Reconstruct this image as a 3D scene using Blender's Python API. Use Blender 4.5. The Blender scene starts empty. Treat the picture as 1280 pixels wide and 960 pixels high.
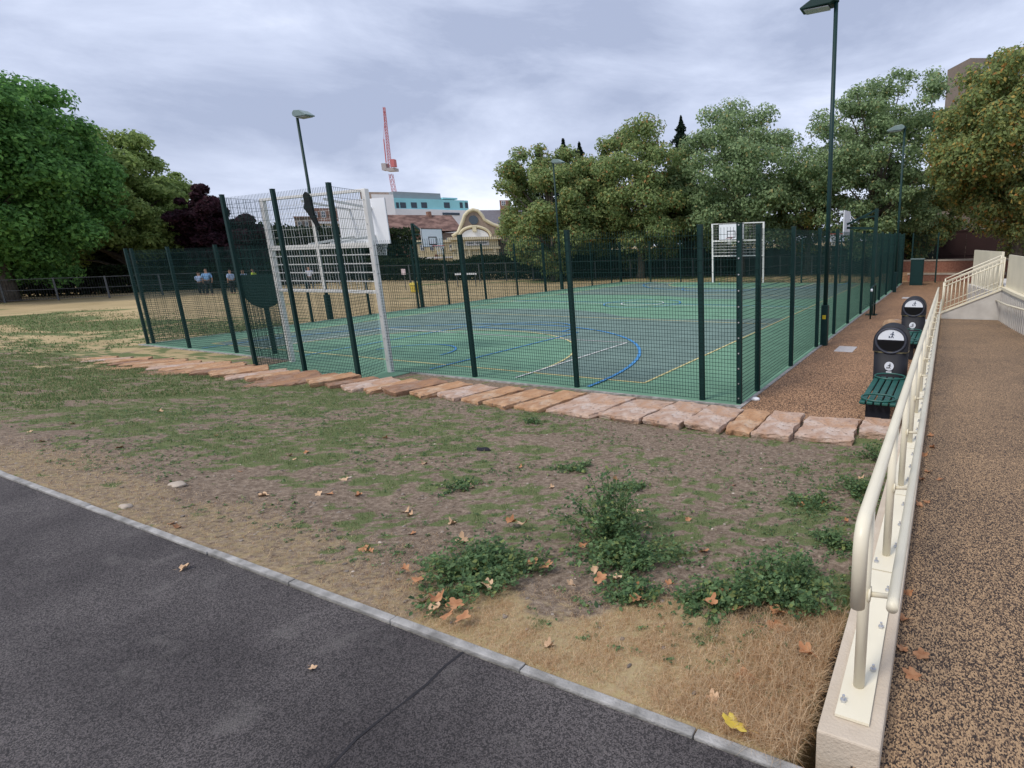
import bpy, bmesh, math, random
import numpy as np
from mathutils import Vector, Matrix
random.seed(7); rng = np.random.default_rng(7)
R = math.radians
S = bpy.context.scene
COL = S.collection

# ------------------------------------------------------------------ camera
F_PX, CX = 718.1, 844.0
YAW, PITCH, ROLL = -.458, .238, -.026
CAMP = Vector((3.222, -9.008, 2.70))
cy, sy, cp, sp, cr, sr = math.cos(YAW), math.sin(YAW), math.cos(PITCH), math.sin(PITCH), math.cos(ROLL), math.sin(ROLL)
FW = Vector((sy*cp, cy*cp, -sp)); rt0 = Vector((cy, -sy, 0)); up0 = rt0.cross(FW)
RT = rt0*cr + up0*sr; UP = up0*cr - rt0*sr
cam = bpy.data.cameras.new('camera'); camo = bpy.data.objects.new('camera', cam); COL.objects.link(camo)
cam.sensor_width = 36; cam.sensor_fit = 'HORIZONTAL'; cam.lens = F_PX*36/1280
cam.shift_x = -(CX-640)/1280; cam.clip_start = .05; cam.clip_end = 3000
camo.matrix_world = Matrix(((RT.x, UP.x, -FW.x, CAMP.x), (RT.y, UP.y, -FW.y, CAMP.y), (RT.z, UP.z, -FW.z, CAMP.z), (0, 0, 0, 1)))
S.camera = camo
S.render.resolution_x = 1024; S.render.resolution_y = 768

# ------------------------------------------------------------------ light
SUN_EL, SUN_AZ = R(52), R(200)
w = bpy.data.worlds.new('World'); S.world = w; w.use_nodes = True
nt = w.node_tree; nt.nodes.clear(); N = nt.nodes.new; Lk = nt.links.new
out = N('ShaderNodeOutputWorld'); bg = N('ShaderNodeBackground'); bg.inputs[1].default_value = .10
sky = N('ShaderNodeTexSky'); sky.sky_type = 'NISHITA'; sky.sun_disc = False
sky.sun_elevation = SUN_EL; sky.sun_rotation = SUN_AZ; sky.air_density = 1; sky.dust_density = 2
tc = N('ShaderNodeTexCoord'); mp = N('ShaderNodeMapping'); mp.inputs['Scale'].default_value = (1, 1, 3.2)
mp.inputs['Rotation'].default_value = (R(8), R(-6), R(20))
n1 = N('ShaderNodeTexNoise'); n1.inputs['Scale'].default_value = 3.1; n1.inputs['Detail'].default_value = 8; n1.inputs['Roughness'].default_value = .6; n1.inputs['Distortion'].default_value = .35
n2 = N('ShaderNodeTexNoise'); n2.inputs['Scale'].default_value = .9; n2.inputs['Detail'].default_value = 3
add = N('ShaderNodeMath'); add.operation = 'MULTIPLY_ADD'; add.inputs[1].default_value = .6
rmp = N('ShaderNodeValToRGB')
e = rmp.color_ramp.elements
e[0].position = .62; e[0].color = (2.75, 3.15, 4.3, 1)
e[1].position = .95; e[1].color = (6.3, 6.7, 7.8, 1)
m = e.new(.79); m.color = (4.3, 4.75, 6.0, 1)
mx = N('ShaderNodeMixRGB'); mx.inputs[0].default_value = .94
Lk(tc.outputs['Generated'], mp.inputs[0]); Lk(mp.outputs[0], n1.inputs['Vector']); Lk(mp.outputs[0], n2.inputs['Vector'])
Lk(n1.outputs['Fac'], add.inputs[0]); Lk(n2.outputs['Fac'], add.inputs[2]); Lk(add.outputs[0], rmp.inputs[0])
Lk(sky.outputs[0], mx.inputs[1]); Lk(rmp.outputs[0], mx.inputs[2]); Lk(mx.outputs[0], bg.inputs[0]); Lk(bg.outputs[0], out.inputs[0])
sun = bpy.data.lights.new('sun', 'SUN'); suno = bpy.data.objects.new('sun', sun); COL.objects.link(suno)
sun.energy = 1.5; sun.angle = R(14); sun.color = (1, .93, .84)
sdir = Vector((math.sin(SUN_AZ)*math.cos(SUN_EL), math.cos(SUN_AZ)*math.cos(SUN_EL), math.sin(SUN_EL)))
suno.rotation_euler = sdir.to_track_quat('Z', 'Y').to_euler()
S.view_settings.view_transform = 'Standard'; S.view_settings.look = 'None'
S.view_settings.exposure = .70; S.view_settings.gamma = 1; S.view_settings.use_curve_mapping = False
S.render.engine = 'CYCLES'

# ------------------------------------------------------------------ helpers
def ray(u, v): return FW + RT*((u-CX)/F_PX) - UP*((v-480)/F_PX)
def far(u, v, dist):            # a world point on a sight line, dist metres away over the ground
    d = ray(u, v); k = dist/math.hypot(d.x, d.y); return CAMP + d*k
def hgt(v, x, y):               # height at (x, y) seen at photo row v
    lo, hi = -5., 120.
    for _ in range(40):
        z = (lo+hi)/2; d = Vector((x, y, z))-CAMP; vv = 480-F_PX*d.dot(UP)/d.dot(FW)
        if vv > v: lo = z
        else: hi = z
    return lo
def pxm(x, y, z=2): return F_PX/(Vector((x, y, z))-CAMP).dot(FW)

def mat(name, col, rough=.8, var=.15, scale=8, bump=0, bscale=60, col2=None, metal=0, spec=.3, detail=6, thr=(.3, .7), tint=None):
    m = bpy.data.materials.new(name); m.use_nodes = True; t = m.node_tree; b = t.nodes['Principled BSDF']
    b.inputs['Roughness'].default_value = rough; b.inputs['Metallic'].default_value = metal
    b.inputs['Specular IOR Level'].default_value = spec
    tc = t.nodes.new('ShaderNodeTexCoord')
    n = t.nodes.new('ShaderNodeTexNoise'); n.inputs['Scale'].default_value = scale; n.inputs['Detail'].default_value = detail
    t.links.new(tc.outputs['Object'], n.inputs['Vector'])
    r = t.nodes.new('ShaderNodeValToRGB'); t.links.new(n.outputs['Fac'], r.inputs[0])
    a = col if col2 else tuple(c*(1-var) for c in col); c2 = col2 if col2 else tuple(min(1, c*(1+var)) for c in col)
    r.color_ramp.elements[0].position = thr[0]; r.color_ramp.elements[0].color = (*a, 1)
    r.color_ramp.elements[1].position = thr[1]; r.color_ramp.elements[1].color = (*c2, 1)
    t.links.new(r.outputs[0], b.inputs['Base Color'])
    if bump:
        n3 = t.nodes.new('ShaderNodeTexNoise'); n3.inputs['Scale'].default_value = bscale; n3.inputs['Detail'].default_value = 5
        t.links.new(tc.outputs['Object'], n3.inputs['Vector'])
        bp = t.nodes.new('ShaderNodeBump'); bp.inputs['Strength'].default_value = bump; bp.inputs['Distance'].default_value = .02
        t.links.new(n3.outputs['Fac'], bp.inputs['Height']); t.links.new(bp.outputs[0], b.inputs['Normal'])
    return m

def tag(o, label=None, cat=None, group=None, kind=None):
    if label: o['label'] = label
    if cat: o['category'] = cat
    if group: o['group'] = group
    if kind: o['kind'] = kind
    return o
def thing(name, label, cat, loc=(0, 0, 0), rz=0, group=None):
    o = bpy.data.objects.new(name, None); COL.objects.link(o); o.location = loc; o.rotation_euler = (0, 0, rz); o.empty_display_size = .2
    return tag(o, label, cat, group)
def link_mesh(name, verts, faces, m, parent=None, smooth=False):
    me = bpy.data.meshes.new(name); me.from_pydata([tuple(v) for v in verts], [], faces); me.update()
    if m: me.materials.append(m)
    if smooth:
        for p in me.polygons: p.use_smooth = True
    o = bpy.data.objects.new(name, me); COL.objects.link(o)
    if parent: o.parent = parent
    return o
def copy_tree(o, parent=None):
    c = o.copy(); COL.objects.link(c); c.parent = parent
    for ch in o.children: copy_tree(ch, c)
    return c

class MB:
    def __init__(s): s.v = []; s.f = []
    def add(s, vs, fs):
        n = len(s.v); s.v += [Vector(v) for v in vs]; s.f += [tuple(i+n for i in f) for f in fs]; return s
    def box(s, x0, y0, z0, x1, y1, z1, rz=0, c=None):
        vs = [Vector(p) for p in ((x0, y0, z0), (x1, y0, z0), (x1, y1, z0), (x0, y1, z0), (x0, y0, z1), (x1, y0, z1), (x1, y1, z1), (x0, y1, z1))]
        if rz:
            c = Vector(c or ((x0+x1)/2, (y0+y1)/2, 0)); M_ = Matrix.Rotation(rz, 3, 'Z'); vs = [M_ @ (v-c)+c for v in vs]
        return s.add(vs, [(0, 3, 2, 1), (4, 5, 6, 7), (0, 1, 5, 4), (1, 2, 6, 5), (2, 3, 7, 6), (3, 0, 4, 7)])
    def hexa(s, vs): return s.add(vs, [(0, 3, 2, 1), (4, 5, 6, 7), (0, 1, 5, 4), (1, 2, 6, 5), (2, 3, 7, 6), (3, 0, 4, 7)])
    def bar(s, p, q, w, h=None):      # rectangular bar from p to q; w is across, h is up
        h = h or w; p = Vector(p); q = Vector(q); d = (q-p).normalized()
        a = d.cross(Vector((0, 0, 1)))
        if a.length < .01: a = Vector((1, 0, 0))
        a.normalize(); b = a.cross(d); a *= w/2; b *= h/2
        return s.hexa([p-a-b, p+a-b, q+a-b, q-a-b, p-a+b, p+a+b, q+a+b, q-a+b])
    def tube(s, pts, r, n=10, caps=True):
        pts = [Vector(p) for p in pts]; rs = r if isinstance(r, (list, tuple)) else [r]*len(pts); rings = []; ref = None
        for i, p in enumerate(pts):
            d = (pts[min(i+1, len(pts)-1)]-pts[max(i-1, 0)]).normalized()
            if ref is None:
                ref = d.cross(Vector((0, 0, 1)))
                if ref.length < .05: ref = Vector((1, 0, 0))
            ref = (ref-d*ref.dot(d)).normalized(); b = d.cross(ref)
            rings.append([p+(ref*math.cos(2*math.pi*k/n)+b*math.sin(2*math.pi*k/n))*rs[i] for k in range(n)])
        vs = [v for rg in rings for v in rg]; fs = []
        for i in range(len(rings)-1):
            for k in range(n): fs.append((i*n+k, i*n+(k+1) % n, (i+1)*n+(k+1) % n, (i+1)*n+k))
        if caps: fs.append(tuple(range(n))[::-1]); fs.append(tuple((len(rings)-1)*n+k for k in range(n)))
        return s.add(vs, fs)
    def prism(s, pts, a, b):          # extrude a polygon (3D points) from offset a to offset b
        n = len(pts); a = Vector(a); b = Vector(b); pts = [Vector(p) for p in pts]
        return s.add([p+a for p in pts]+[p+b for p in pts], [tuple(range(n))[::-1], tuple(range(n, 2*n))]+[(i, (i+1) % n, n+(i+1) % n, n+i) for i in range(n)])
    def build(s, name, m, parent=None, smooth=False, bevel=0, off=None):
        if off is not None: s.v = [v-Vector(off) for v in s.v]
        o = link_mesh(name, s.v, s.f, m, parent, smooth)
        if bevel:
            bm = o.modifiers.new('b', 'BEVEL'); bm.width = bevel; bm.segments = 2; bm.limit_method = 'ANGLE'
        return o

def fbm(x, y, sc, oct=4, seed=0):
    g = np.random.default_rng(seed).random((256, 256)); tot = 0; amp = 1; s_ = 0
    for o in range(oct):
        X = x*sc*2**o+17.3*o; Y = y*sc*2**o+5.7*o; xi = np.floor(X).astype(int); yi = np.floor(Y).astype(int)
        fx = X-xi; fy = Y-yi; fx = fx*fx*(3-2*fx); fy = fy*fy*(3-2*fy)
        a = g[xi % 256, yi % 256]; b = g[(xi+1) % 256, yi % 256]; c = g[xi % 256, (yi+1) % 256]; d = g[(xi+1) % 256, (yi+1) % 256]
        tot = tot+amp*((a*(1-fx)+b*fx)*(1-fy)+(c*(1-fx)+d*fx)*fy); s_ += amp; amp *= .5
    return tot/s_
def sst(a, b, x): t = np.clip((x-a)/(b-a), 0, 1); return t*t*(3-2*t)

# ------------------------------------------------------------------ ground
SX = np.array([-30, -17.5, -15.4, -13, -10.3, -8.3, -7, -4.8, -2, 1.6, 2.5, 4]); SYc = np.array([-2.4, -2.4, -2.05, -1.98, -1.95, -1.78, -1.7, -1.52, -1.43, -1.37, -1.0, -1.0])
def Hraw(x, y):
    x = np.asarray(x, float); y = np.asarray(y, float)
    yc = np.interp(x, SX, SYc); lo = yc-.5
    t = np.clip((lo-y)/(lo+7.2), 0, 1)
    zr = .13+(.62)*t*(.85+.15*t); zr = np.where(y > yc+.35, .13*(1-sst(yc+.35, yc+.62, y)), zr)
    tl = np.clip((-1.2-y)/6.0, 0, 1); zl = .75*tl
    k = sst(-19, -15, x); z = zl*(1-k)+zr*k
    z = z+(fbm(x, y, 1.7, 4, 3)-.5)*.05*sst(-1.2, -2.2, y)*sst(-7.2, -6.9, y)*sst(-60, -20, x)
    z = z+(fbm(x, y, 11, 3, 4)-.5)*.022*sst(-1.2, -2.2, y)*sst(-7.2, -7.0, y)
    return z
def H(x, y):
    x = np.asarray(x, float); y = np.asarray(y, float)
    z = Hraw(x, np.maximum(y, -7.2)); z = np.where(y < -7.22, .66, z)
    return np.where(x > 2.8, np.minimum(z, .0)-.05, z)
def green_of(x, y):
    n = fbm(x, y, 2.3, 6, 11); n2 = fbm(x, y, 12, 4, 12)
    base = np.interp(x, [-30, -14, -7, -2, 1, 3], [.45, .72, .66, .58, .48, .50])
    base = base*(.35+.65*sst(-7.0, -5.6, y))
    base = np.where(y > -1.0, .45, base)
    base = base+.3*np.exp(-((y-2.2-.08*(x+30))**2)/4)*(x < -19.5)   # green band on the field
    base = base-.35*sst(4, 8, y)*(x < -19.5)+.55*np.exp(-((y-(30+.62*(x+30)))**2)/14)*(x < -8)*(x > -38)
    base = base-.35*np.exp(-(((x-.2)/1.6)**2+((y+2.9)/.9)**2))        # bare soil by the slabs
    return np.clip((n*.42+n2*.58-.5)*4.2+(base-.45)*2.0+.26, 0, 1)
def straw_of(x, y):
    n = fbm(x, y, 1.6, 4, 21)
    a = sst(-6.2, -6.85, y+(n-.5)*1.1)*sst(.1, 1.5, x+(n-.5)*1.6)*1.
    b = .36*sst(-6.2, -7.0, y+(n-.5)*1.2)
    c = .85*(x < -14)*sst(-5, 0, y+(n-.5)*6)+.8*(y > 0)
    return np.clip(np.maximum(np.maximum(a, b), c), 0, 1)
xs = np.concatenate([[-1500, -700, -300, -160, -100], np.arange(-80, -26, 1.5), np.arange(-26, -11, .25), np.arange(-11, 2.86, .055), [2.9, 3.2, 5, 10, 20, 40, 80, 200, 600, 1500]])
ys = np.concatenate([[-1500, -500, -120, -40, -15, -9, -7.6, -7.3], [-7.235], np.arange(-7.2, -.6, .055), np.arange(-.55, 1, .25), np.arange(1.5, 60, 1.5), [70, 90, 130, 200, 400, 800, 1500]])
GX, GY = np.meshgrid(xs, ys); GZ = H(GX, GY)
nx, ny = len(xs), len(ys)
verts = np.stack([GX.ravel(), GY.ravel(), GZ.ravel()], 1)
ii = (np.arange(ny-1)[:, None]*nx+np.arange(nx-1)[None]).ravel()
faces = np.stack([ii, ii+1, ii+nx+1, ii+nx], 1)
def fast_mesh(name, V, Fq, m, parent=None, cols=None, smooth=True):
    me = bpy.data.meshes.new(name); k = Fq.shape[1]
    me.vertices.add(len(V)); me.vertices.foreach_set('co', np.ascontiguousarray(V, dtype=np.float32).ravel())
    me.loops.add(Fq.size); me.loops.foreach_set('vertex_index', np.ascontiguousarray(Fq, dtype=np.int32).ravel())
    me.polygons.add(len(Fq)); me.polygons.foreach_set('loop_start', np.arange(0, Fq.size, k, dtype=np.int32))
    me.polygons.foreach_set('use_smooth', np.full(len(Fq), smooth))
    me.update(calc_edges=True); me.validate()
    if cols is not None:
        a = me.color_attributes.new('Col', 'FLOAT_COLOR', 'POINT'); a.data.foreach_set('color', np.ascontiguousarray(cols, dtype=np.float32).ravel())
    me.materials.append(m); o = bpy.data.objects.new(name, me); COL.objects.link(o)
    if parent: o.parent = parent
    return o
def ground_mat():
    m = bpy.data.materials.new('ground'); m.use_nodes = True; t = m.node_tree; b = t.nodes['Principled BSDF']; b.inputs['Roughness'].default_value = .95; b.inputs['Specular IOR Level'].default_value = .1
    tc = t.nodes.new('ShaderNodeTexCoord'); at = t.nodes.new('ShaderNodeAttribute'); at.attribute_name = 'Col'
    sp_ = t.nodes.new('ShaderNodeSeparateColor'); t.links.new(at.outputs['Color'], sp_.inputs[0])
    def noise(sc, det=8, rough=.65):
        n = t.nodes.new('ShaderNodeTexNoise'); n.inputs['Scale'].default_value = sc; n.inputs['Detail'].default_value = det; n.inputs['Roughness'].default_value = rough
        t.links.new(tc.outputs['Object'], n.inputs['Vector']); return n.outputs['Fac']
    def ramp(f, a, ca, b_, cb, mid=None):
        r = t.nodes.new('ShaderNodeValToRGB'); t.links.new(f, r.inputs[0]); el = r.color_ramp.elements
        el[0].position = a; el[0].color = (*ca, 1); el[1].position = b_; el[1].color = (*cb, 1)
        if mid: q = el.new(mid[0]); q.color = (*mid[1], 1)
        return r.outputs[0]
    def mix(f, a, c):
        x = t.nodes.new('ShaderNodeMixRGB'); t.links.new(a, x.inputs[1]); t.links.new(c, x.inputs[2]); t.links.new(f, x.inputs[0]); return x.outputs[0]
    soil = ramp(noise(20, 12, .78), .33, (.075, .053, .038), .68, (.39, .31, .235), (.5, (.205, .155, .115)))
    speck = ramp(noise(160, 3, .6), .60, (0, 0, 0), .72, (1, 1, 1))
    soil2 = mix(speck, soil, ramp(noise(40), .3, (.30, .25, .2), .7, (.42, .38, .32)))
    straw = ramp(noise(38), .3, (.30, .20, .12), .7, (.52, .39, .25))
    lawn_big = ramp(noise(.35, 5), .35, (.30, .245, .125), .65, (.47, .375, .205))
    strawf = mix(ramp(noise(22), .4, (0, 0, 0), .6, (.6, .6, .6)), lawn_big, straw)
    grass = ramp(noise(60, 10, .75), .3, (.085, .105, .042), .72, (.19, .225, .10))
    def fac(ch, sc, lo, hi):
        ad = t.nodes.new('ShaderNodeMath'); ad.operation = 'MULTIPLY_ADD'; t.links.new(noise(sc), ad.inputs[0]); ad.inputs[1].default_value = .9; t.links.new(sp_.outputs[ch], ad.inputs[2])
        return ramp(ad.outputs[0], lo, (0, 0, 0), hi, (1, 1, 1))
    c = mix(fac(1, 18, .72, 1.05), soil2, strawf); c = mix(fac(0, 44, .82, 1.55), c, grass)
    t.links.new(c, b.inputs['Base Color'])
    bp = t.nodes.new('ShaderNodeBump'); bp.inputs['Strength'].default_value = .9; bp.inputs['Distance'].default_value = .011
    t.links.new(noise(110, 9, .75), bp.inputs['Height']); t.links.new(bp.outputs[0], b.inputs['Normal'])
    return m
gc = np.stack([green_of(GX, GY).ravel(), straw_of(GX, GY).ravel(), np.zeros(GX.size), np.ones(GX.size)], 1)
tag(fast_mesh('ground', verts, faces, ground_mat(), cols=gc), kind='structure')

# asphalt path
def asphalt():
    m = mat('asphalt', (.048, .043, .044), .85, col2=(.088, .080, .079), scale=1.6, detail=12, thr=(.32, .68), bump=1, bscale=170, spec=.35)
    t = m.node_tree; b = t.nodes['Principled BSDF']; tc = t.nodes.new('ShaderNodeTexCoord')
    v = t.nodes.new('ShaderNodeTexVoronoi'); v.inputs['Scale'].default_value = 175; t.links.new(tc.outputs['Object'], v.inputs['Vector'])
    r = t.nodes.new('ShaderNodeValToRGB'); r.color_ramp.elements[0].position = .25; r.color_ramp.elements[0].color = (2.0, 1.95, 1.93, 1); r.color_ramp.elements[1].position = .75; r.color_ramp.elements[1].color = (.62, .62, .63, 1)
    sc = t.nodes.new('ShaderNodeSeparateColor'); t.links.new(v.outputs['Color'], sc.inputs[0]); t.links.new(sc.outputs[0], r.inputs[0])
    # pale scuffs and dust
    n = t.nodes.new('ShaderNodeTexNoise'); n.inputs['Scale'].default_value = 2.6; n.inputs['Detail'].default_value = 9; n.inputs['Roughness'].default_value = .7; t.links.new(tc.outputs['Object'], n.inputs['Vector'])
    r2 = t.nodes.new('ShaderNodeValToRGB'); r2.color_ramp.elements[0].position = .56; r2.color_ramp.elements[0].color = (0, 0, 0, 1); r2.color_ramp.elements[1].position = .70; r2.color_ramp.elements[1].color = (.6, .6, .6, 1); t.links.new(n.outputs['Fac'], r2.inputs[0])
    src = b.inputs['Base Color'].links[0].from_socket
    mu = t.nodes.new('ShaderNodeMixRGB'); mu.blend_type = 'MULTIPLY'; mu.inputs[0].default_value = 1; t.links.new(src, mu.inputs[1]); t.links.new(r.outputs[0], mu.inputs[2])
    m2 = t.nodes.new('ShaderNodeMixRGB'); t.links.new(r2.outputs[0], m2.inputs[0]); t.links.new(mu.outputs[0], m2.inputs[1]); m2.inputs[2].default_value = (.19, .175, .165, 1)
    t.links.new(m2.outputs[0], b.inputs['Base Color']); return m
ASPH = asphalt()
o = MB().add([(-60, -14, .75), (1.15, -14, .75), (1.15, -7.27, .75), (-60, -7.27, .75)], [(0, 1, 2, 3)]).build('path', ASPH); tag(o, kind='structure')
ASPH2 = mat('asphalt_newer', (.05, .048, .052), .85, col2=(.085, .08, .085), scale=2.2, detail=9, bump=1, bscale=170)
mb = MB(); mb.add([(1.15, -14, .751), (2.86, -14, .751), (2.86, -7.27, .751), (1.15, -7.27, .751)], [(0, 1, 2, 3)])
tag(mb.build('path_lane', ASPH, None), kind='structure')
mb = MB()
px_, pts = 1.15, []
for i in range(60):
    yy = -14+6.73*i/59; pts.append((1.15+.012*math.sin(i*1.7)+(random.random()-.5)*.012, yy))
for i in range(59):
    (a, b_), (c, d) = pts[i], pts[i+1]; wq = .004+.004*random.random()
    mb.add([(a-wq, b_, .7535), (a+wq, b_, .7535), (c+wq, d, .7535), (c-wq, d, .7535)], [(0, 1, 2, 3)])
tag(mb.build('path_seam', mat('tar_seam', (.018, .017, .02), .7)), kind='structure')
# kerb: concrete edging blocks
mb = MB(); x = -30
while x < 2.8:
    ln = min(.9, 2.85-x); zt = .764+random.uniform(-.003, .003); dy = random.uniform(-.004, .004)
    mb.box(x+.003, -7.262+dy, .5, x+ln-.003, -7.217+dy, zt); x += ln
tag(mb.build('kerb', mat('concrete_edging', (.17, .165, .155), .9, col2=(.42, .41, .395), scale=9, detail=12, bump=.5, bscale=90), bevel=.005), kind='structure')
mb = MB().box(3.12, -7.27, .5, 6, -7.21, .76); tag(mb.build('kerb', bpy.data.materials['concrete_edging'], bevel=.005), kind='structure')

# resin bonded chip surfaces
def chips(name, dark, light, mid, sc):
    m = bpy.data.materials.new(name); m.use_nodes = True; t = m.node_tree; b = t.nodes['Principled BSDF']; b.inputs['Roughness'].default_value = .7; b.inputs['Specular IOR Level'].default_value = .25
    tc = t.nodes.new('ShaderNodeTexCoord'); n = t.nodes.new('ShaderNodeTexNoise'); n.inputs['Scale'].default_value = 40; n.inputs['Detail'].default_value = 3
    t.links.new(tc.outputs['Object'], n.inputs['Vector'])
    mxv = t.nodes.new('ShaderNodeMixRGB'); mxv.blend_type = 'ADD'; mxv.inputs[0].default_value = .012; t.links.new(tc.outputs['Object'], mxv.inputs[1]); t.links.new(n.outputs['Color'], mxv.inputs[2])
    mp = t.nodes.new('ShaderNodeMapping'); mp.inputs['Scale'].default_value = (1, .55, 1); mp.inputs['Rotation'].default_value = (0, 0, .6); t.links.new(mxv.outputs[0], mp.inputs[0])
    v = t.nodes.new('ShaderNodeTexVoronoi'); v.inputs['Scale'].default_value = sc; t.links.new(mp.outputs[0], v.inputs['Vector'])
    sc_ = t.nodes.new('ShaderNodeSeparateColor'); t.links.new(v.outputs['Color'], sc_.inputs[0])
    big = t.nodes.new('ShaderNodeTexNoise'); big.inputs['Scale'].default_value = .9; big.inputs['Detail'].default_value = 6; t.links.new(tc.outputs['Object'], big.inputs['Vector'])
    ad = t.nodes.new('ShaderNodeMath'); ad.operation = 'MULTIPLY_ADD'; ad.inputs[1].default_value = .5; t.links.new(big.outputs['Fac'], ad.inputs[0]); t.links.new(sc_.outputs[0], ad.inputs[2])
    r = t.nodes.new('ShaderNodeValToRGB'); el = r.color_ramp.elements; el[0].position = .45; el[0].color = (*dark, 1); el[1].position = 1.0; el[1].color = (*light, 1); q = el.new(.72); q.color = (*mid, 1)
    t.links.new(ad.outputs[0], r.inputs[0]); t.links.new(r.outputs[0], b.inputs['Base Color'])
    bp = t.nodes.new('ShaderNodeBump'); bp.inputs['Strength'].default_value = .7; bp.inputs['Distance'].default_value = .006; t.links.new(v.outputs['Distance'], bp.inputs['Height']); t.links.new(bp.outputs[0], b.inputs['Normal'])
    return m
RESIN = chips('bonded_bark', (.06, .035, .022), (.42, .25, .14), (.22, .12, .068), 85)
RAMPM = chips('ramp_chips', (.032, .024, .021), (.40, .265, .15), (.14, .09, .058), 185)
tag(MB().add([(.06, -1.15, .012), (2.7, -1.15, .012), (2.7, 31.3, .012), (-1.2, 31.3, .012), (-1.2, 29.5, .012), (.06, 29.5, .012)], [(0, 1, 2, 3, 4, 5)]).add([(2.705, 13.1, .012), (14, 13.1, .012), (14, 31.3, .012), (2.705, 31.3, .012)], [(0, 1, 2, 3)]).build('gravel_path', RESIN), kind='structure')
DR = -.0175
def zt(y): return .85-.03*(y+7.1)          # top of the low ramp wall
def wx(y): return 2.9825+DR*(y+7.1)         # its centre line
def zr(y): return zt(y)-.11
RE = 11.15
tag(MB().add([(2.95, -16, zr(-7.2)), (14, -16, zr(-7.2)), (14, -7.2, zr(-7.2)), (3.0, -7.2, zr(-7.2)), (14, RE, zr(RE)), (wx(RE)+.05, RE, zr(RE))], [(0, 1, 2, 3), (3, 2, 4, 5)]).build('ramp', RAMPM), kind='structure')

# ------------------------------------------------------------------ court
GREEN = mat('court_green', (.145, .285, .19), .75, var=.12, scale=1.5, bump=.3, bscale=140, spec=.25)
DARK = mat('court_grey', (.145, .215, .19), .75, var=.15, scale=1.5, bump=.3, bscale=140, spec=.25)
WHT = mat('line_white', (.62, .64, .62), .7, var=.12, scale=9); YEL = mat('line_yellow', (.58, .52, .25), .7, var=.12, scale=9); BLU = mat('line_blue', (.06, .25, .52), .7, var=.12, scale=9)
CC = -10.1; CL = 29.48
court = MB().box(-20.2, -.12, -.1, .05, CL+.1, .02).build('court', GREEN); tag(court, kind='structure')
tag(MB().box(-12.2, -1.25, -.1, -7.9, -.121, .018).build('goal_recess_floor', GREEN), kind='structure')
zc = [.024]
def sheet(name, pts, m):
    z = zc[0]; zc[0] += .0012
    return MB().add([(x, y, z) for x, y in pts], [tuple(range(len(pts)))]).build(name, m, court)
def arc(cx, cy_, r, a0, a1, n=48): return [(cx+r*math.cos(R(a0+(a1-a0)*i/n)), cy_+r*math.sin(R(a0+(a1-a0)*i/n))) for i in range(n+1)]
def line(pts, m, w=.06, name='painted_line'):
    z = zc[0]; zc[0] += .0012; vs = []; n = len(pts)
    for i, (x, y) in enumerate(pts):
        a = Vector(pts[max(i-1, 0)]); b = Vector(pts[min(i+1, n-1)]); d = (b-a).normalized(); nn = Vector((-d.y, d.x))*w/2
        vs += [(x+nn.x, y+nn.y, z), (x-nn.x, y-nn.y, z)]
    return MB().add(vs, [(2*i, 2*i+1, 2*i+3, 2*i+2) for i in range(n-1)]).build(name, m, court)
XL, XR = -17.9, -2.27
def mir(p): return [(x, CL-y) for x, y in p]
third = 9.6
dk = [(XL, .75), (XR, .75), (XR, 11.3), (-4, 10.6), (-6, 9.9), (-8, 10.0), (CC, 11.2), (-12.5, 12.0), (-15, 11.6), (XL, 10.6)]
sheet('grey_zone', dk, DARK); sheet('grey_zone', mir([(XL, .75), (XR, .75), (XR, 10.6), (-5, 11.4), (-8, 11.9), (CC, 11.0), (-12.5, 10.2), (-15, 10.4), (XL, 11.3)])[::-1], DARK)
dg = arc(CC, .75, 5, 0, 180); sheet('green_semicircle', dg, GREEN); sheet('green_semicircle', mir(dg)[::-1], GREEN)
line([(XL, .75), (XR, .75)], YEL); line(mir([(XL, .75), (XR, .75)]), YEL); line([(XR, .72), (XR, CL-.72)], YEL); line([(XL, .72), (XL, CL-.72)], YEL)
line([(XL, third), (XR, third)], YEL); line([(XL, CL-third), (XR, CL-third)], YEL)
for M_ in (lambda p: p, mir):
    line(M_(arc(CC, .75, 5, 2, 178)), YEL)
    line(M_([(-5.1, .2), (-5.1, 4.85)]), WHT, .06); line(M_([(-15.1, .2), (-15.1, 4.85)]), WHT, .06); line(M_([(-15.13, 4.85), (-5.07, 4.85)]), WHT, .07)
    line(M_(arc(CC, .3, 6.95, -2, 182)), BLU, .08)
    line(M_([(-7.65, .2), (-7.65, 6.1)]), BLU); line(M_([(-12.55, .2), (-12.55, 6.1)]), BLU); line(M_([(-12.55, 6.1), (-7.65, 6.1)]), BLU)
    line(M_(arc(CC, 6.1, 1.8, 0, 180)), BLU); line(M_(arc(CC, 1.6, 1.25, 0, 180)), BLU)
line([(-18.9, 14.2), (-1.2, 14.2)], WHT); line([(XL, 14.74), (XR, 14.74)], BLU); line(arc(CC, 14.74, 1.8, 0, 360), BLU); line(arc(CC, 14.74, 1.0, 0, 360), WHT)
# pale edging strip round the slab
mb = MB().box(.052, -.3, -.1, .12, CL+.1, .028).box(-20.27, -.19, -.1, -12.3, -.122, .028).box(-7.85, -.19, -.1, .05, -.122, .028).box(-20.27, -.12, -.1, -20.2, CL, .028)
tag(mb.build('court_edging', bpy.data.materials['concrete_edging']), kind='structure')

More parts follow.
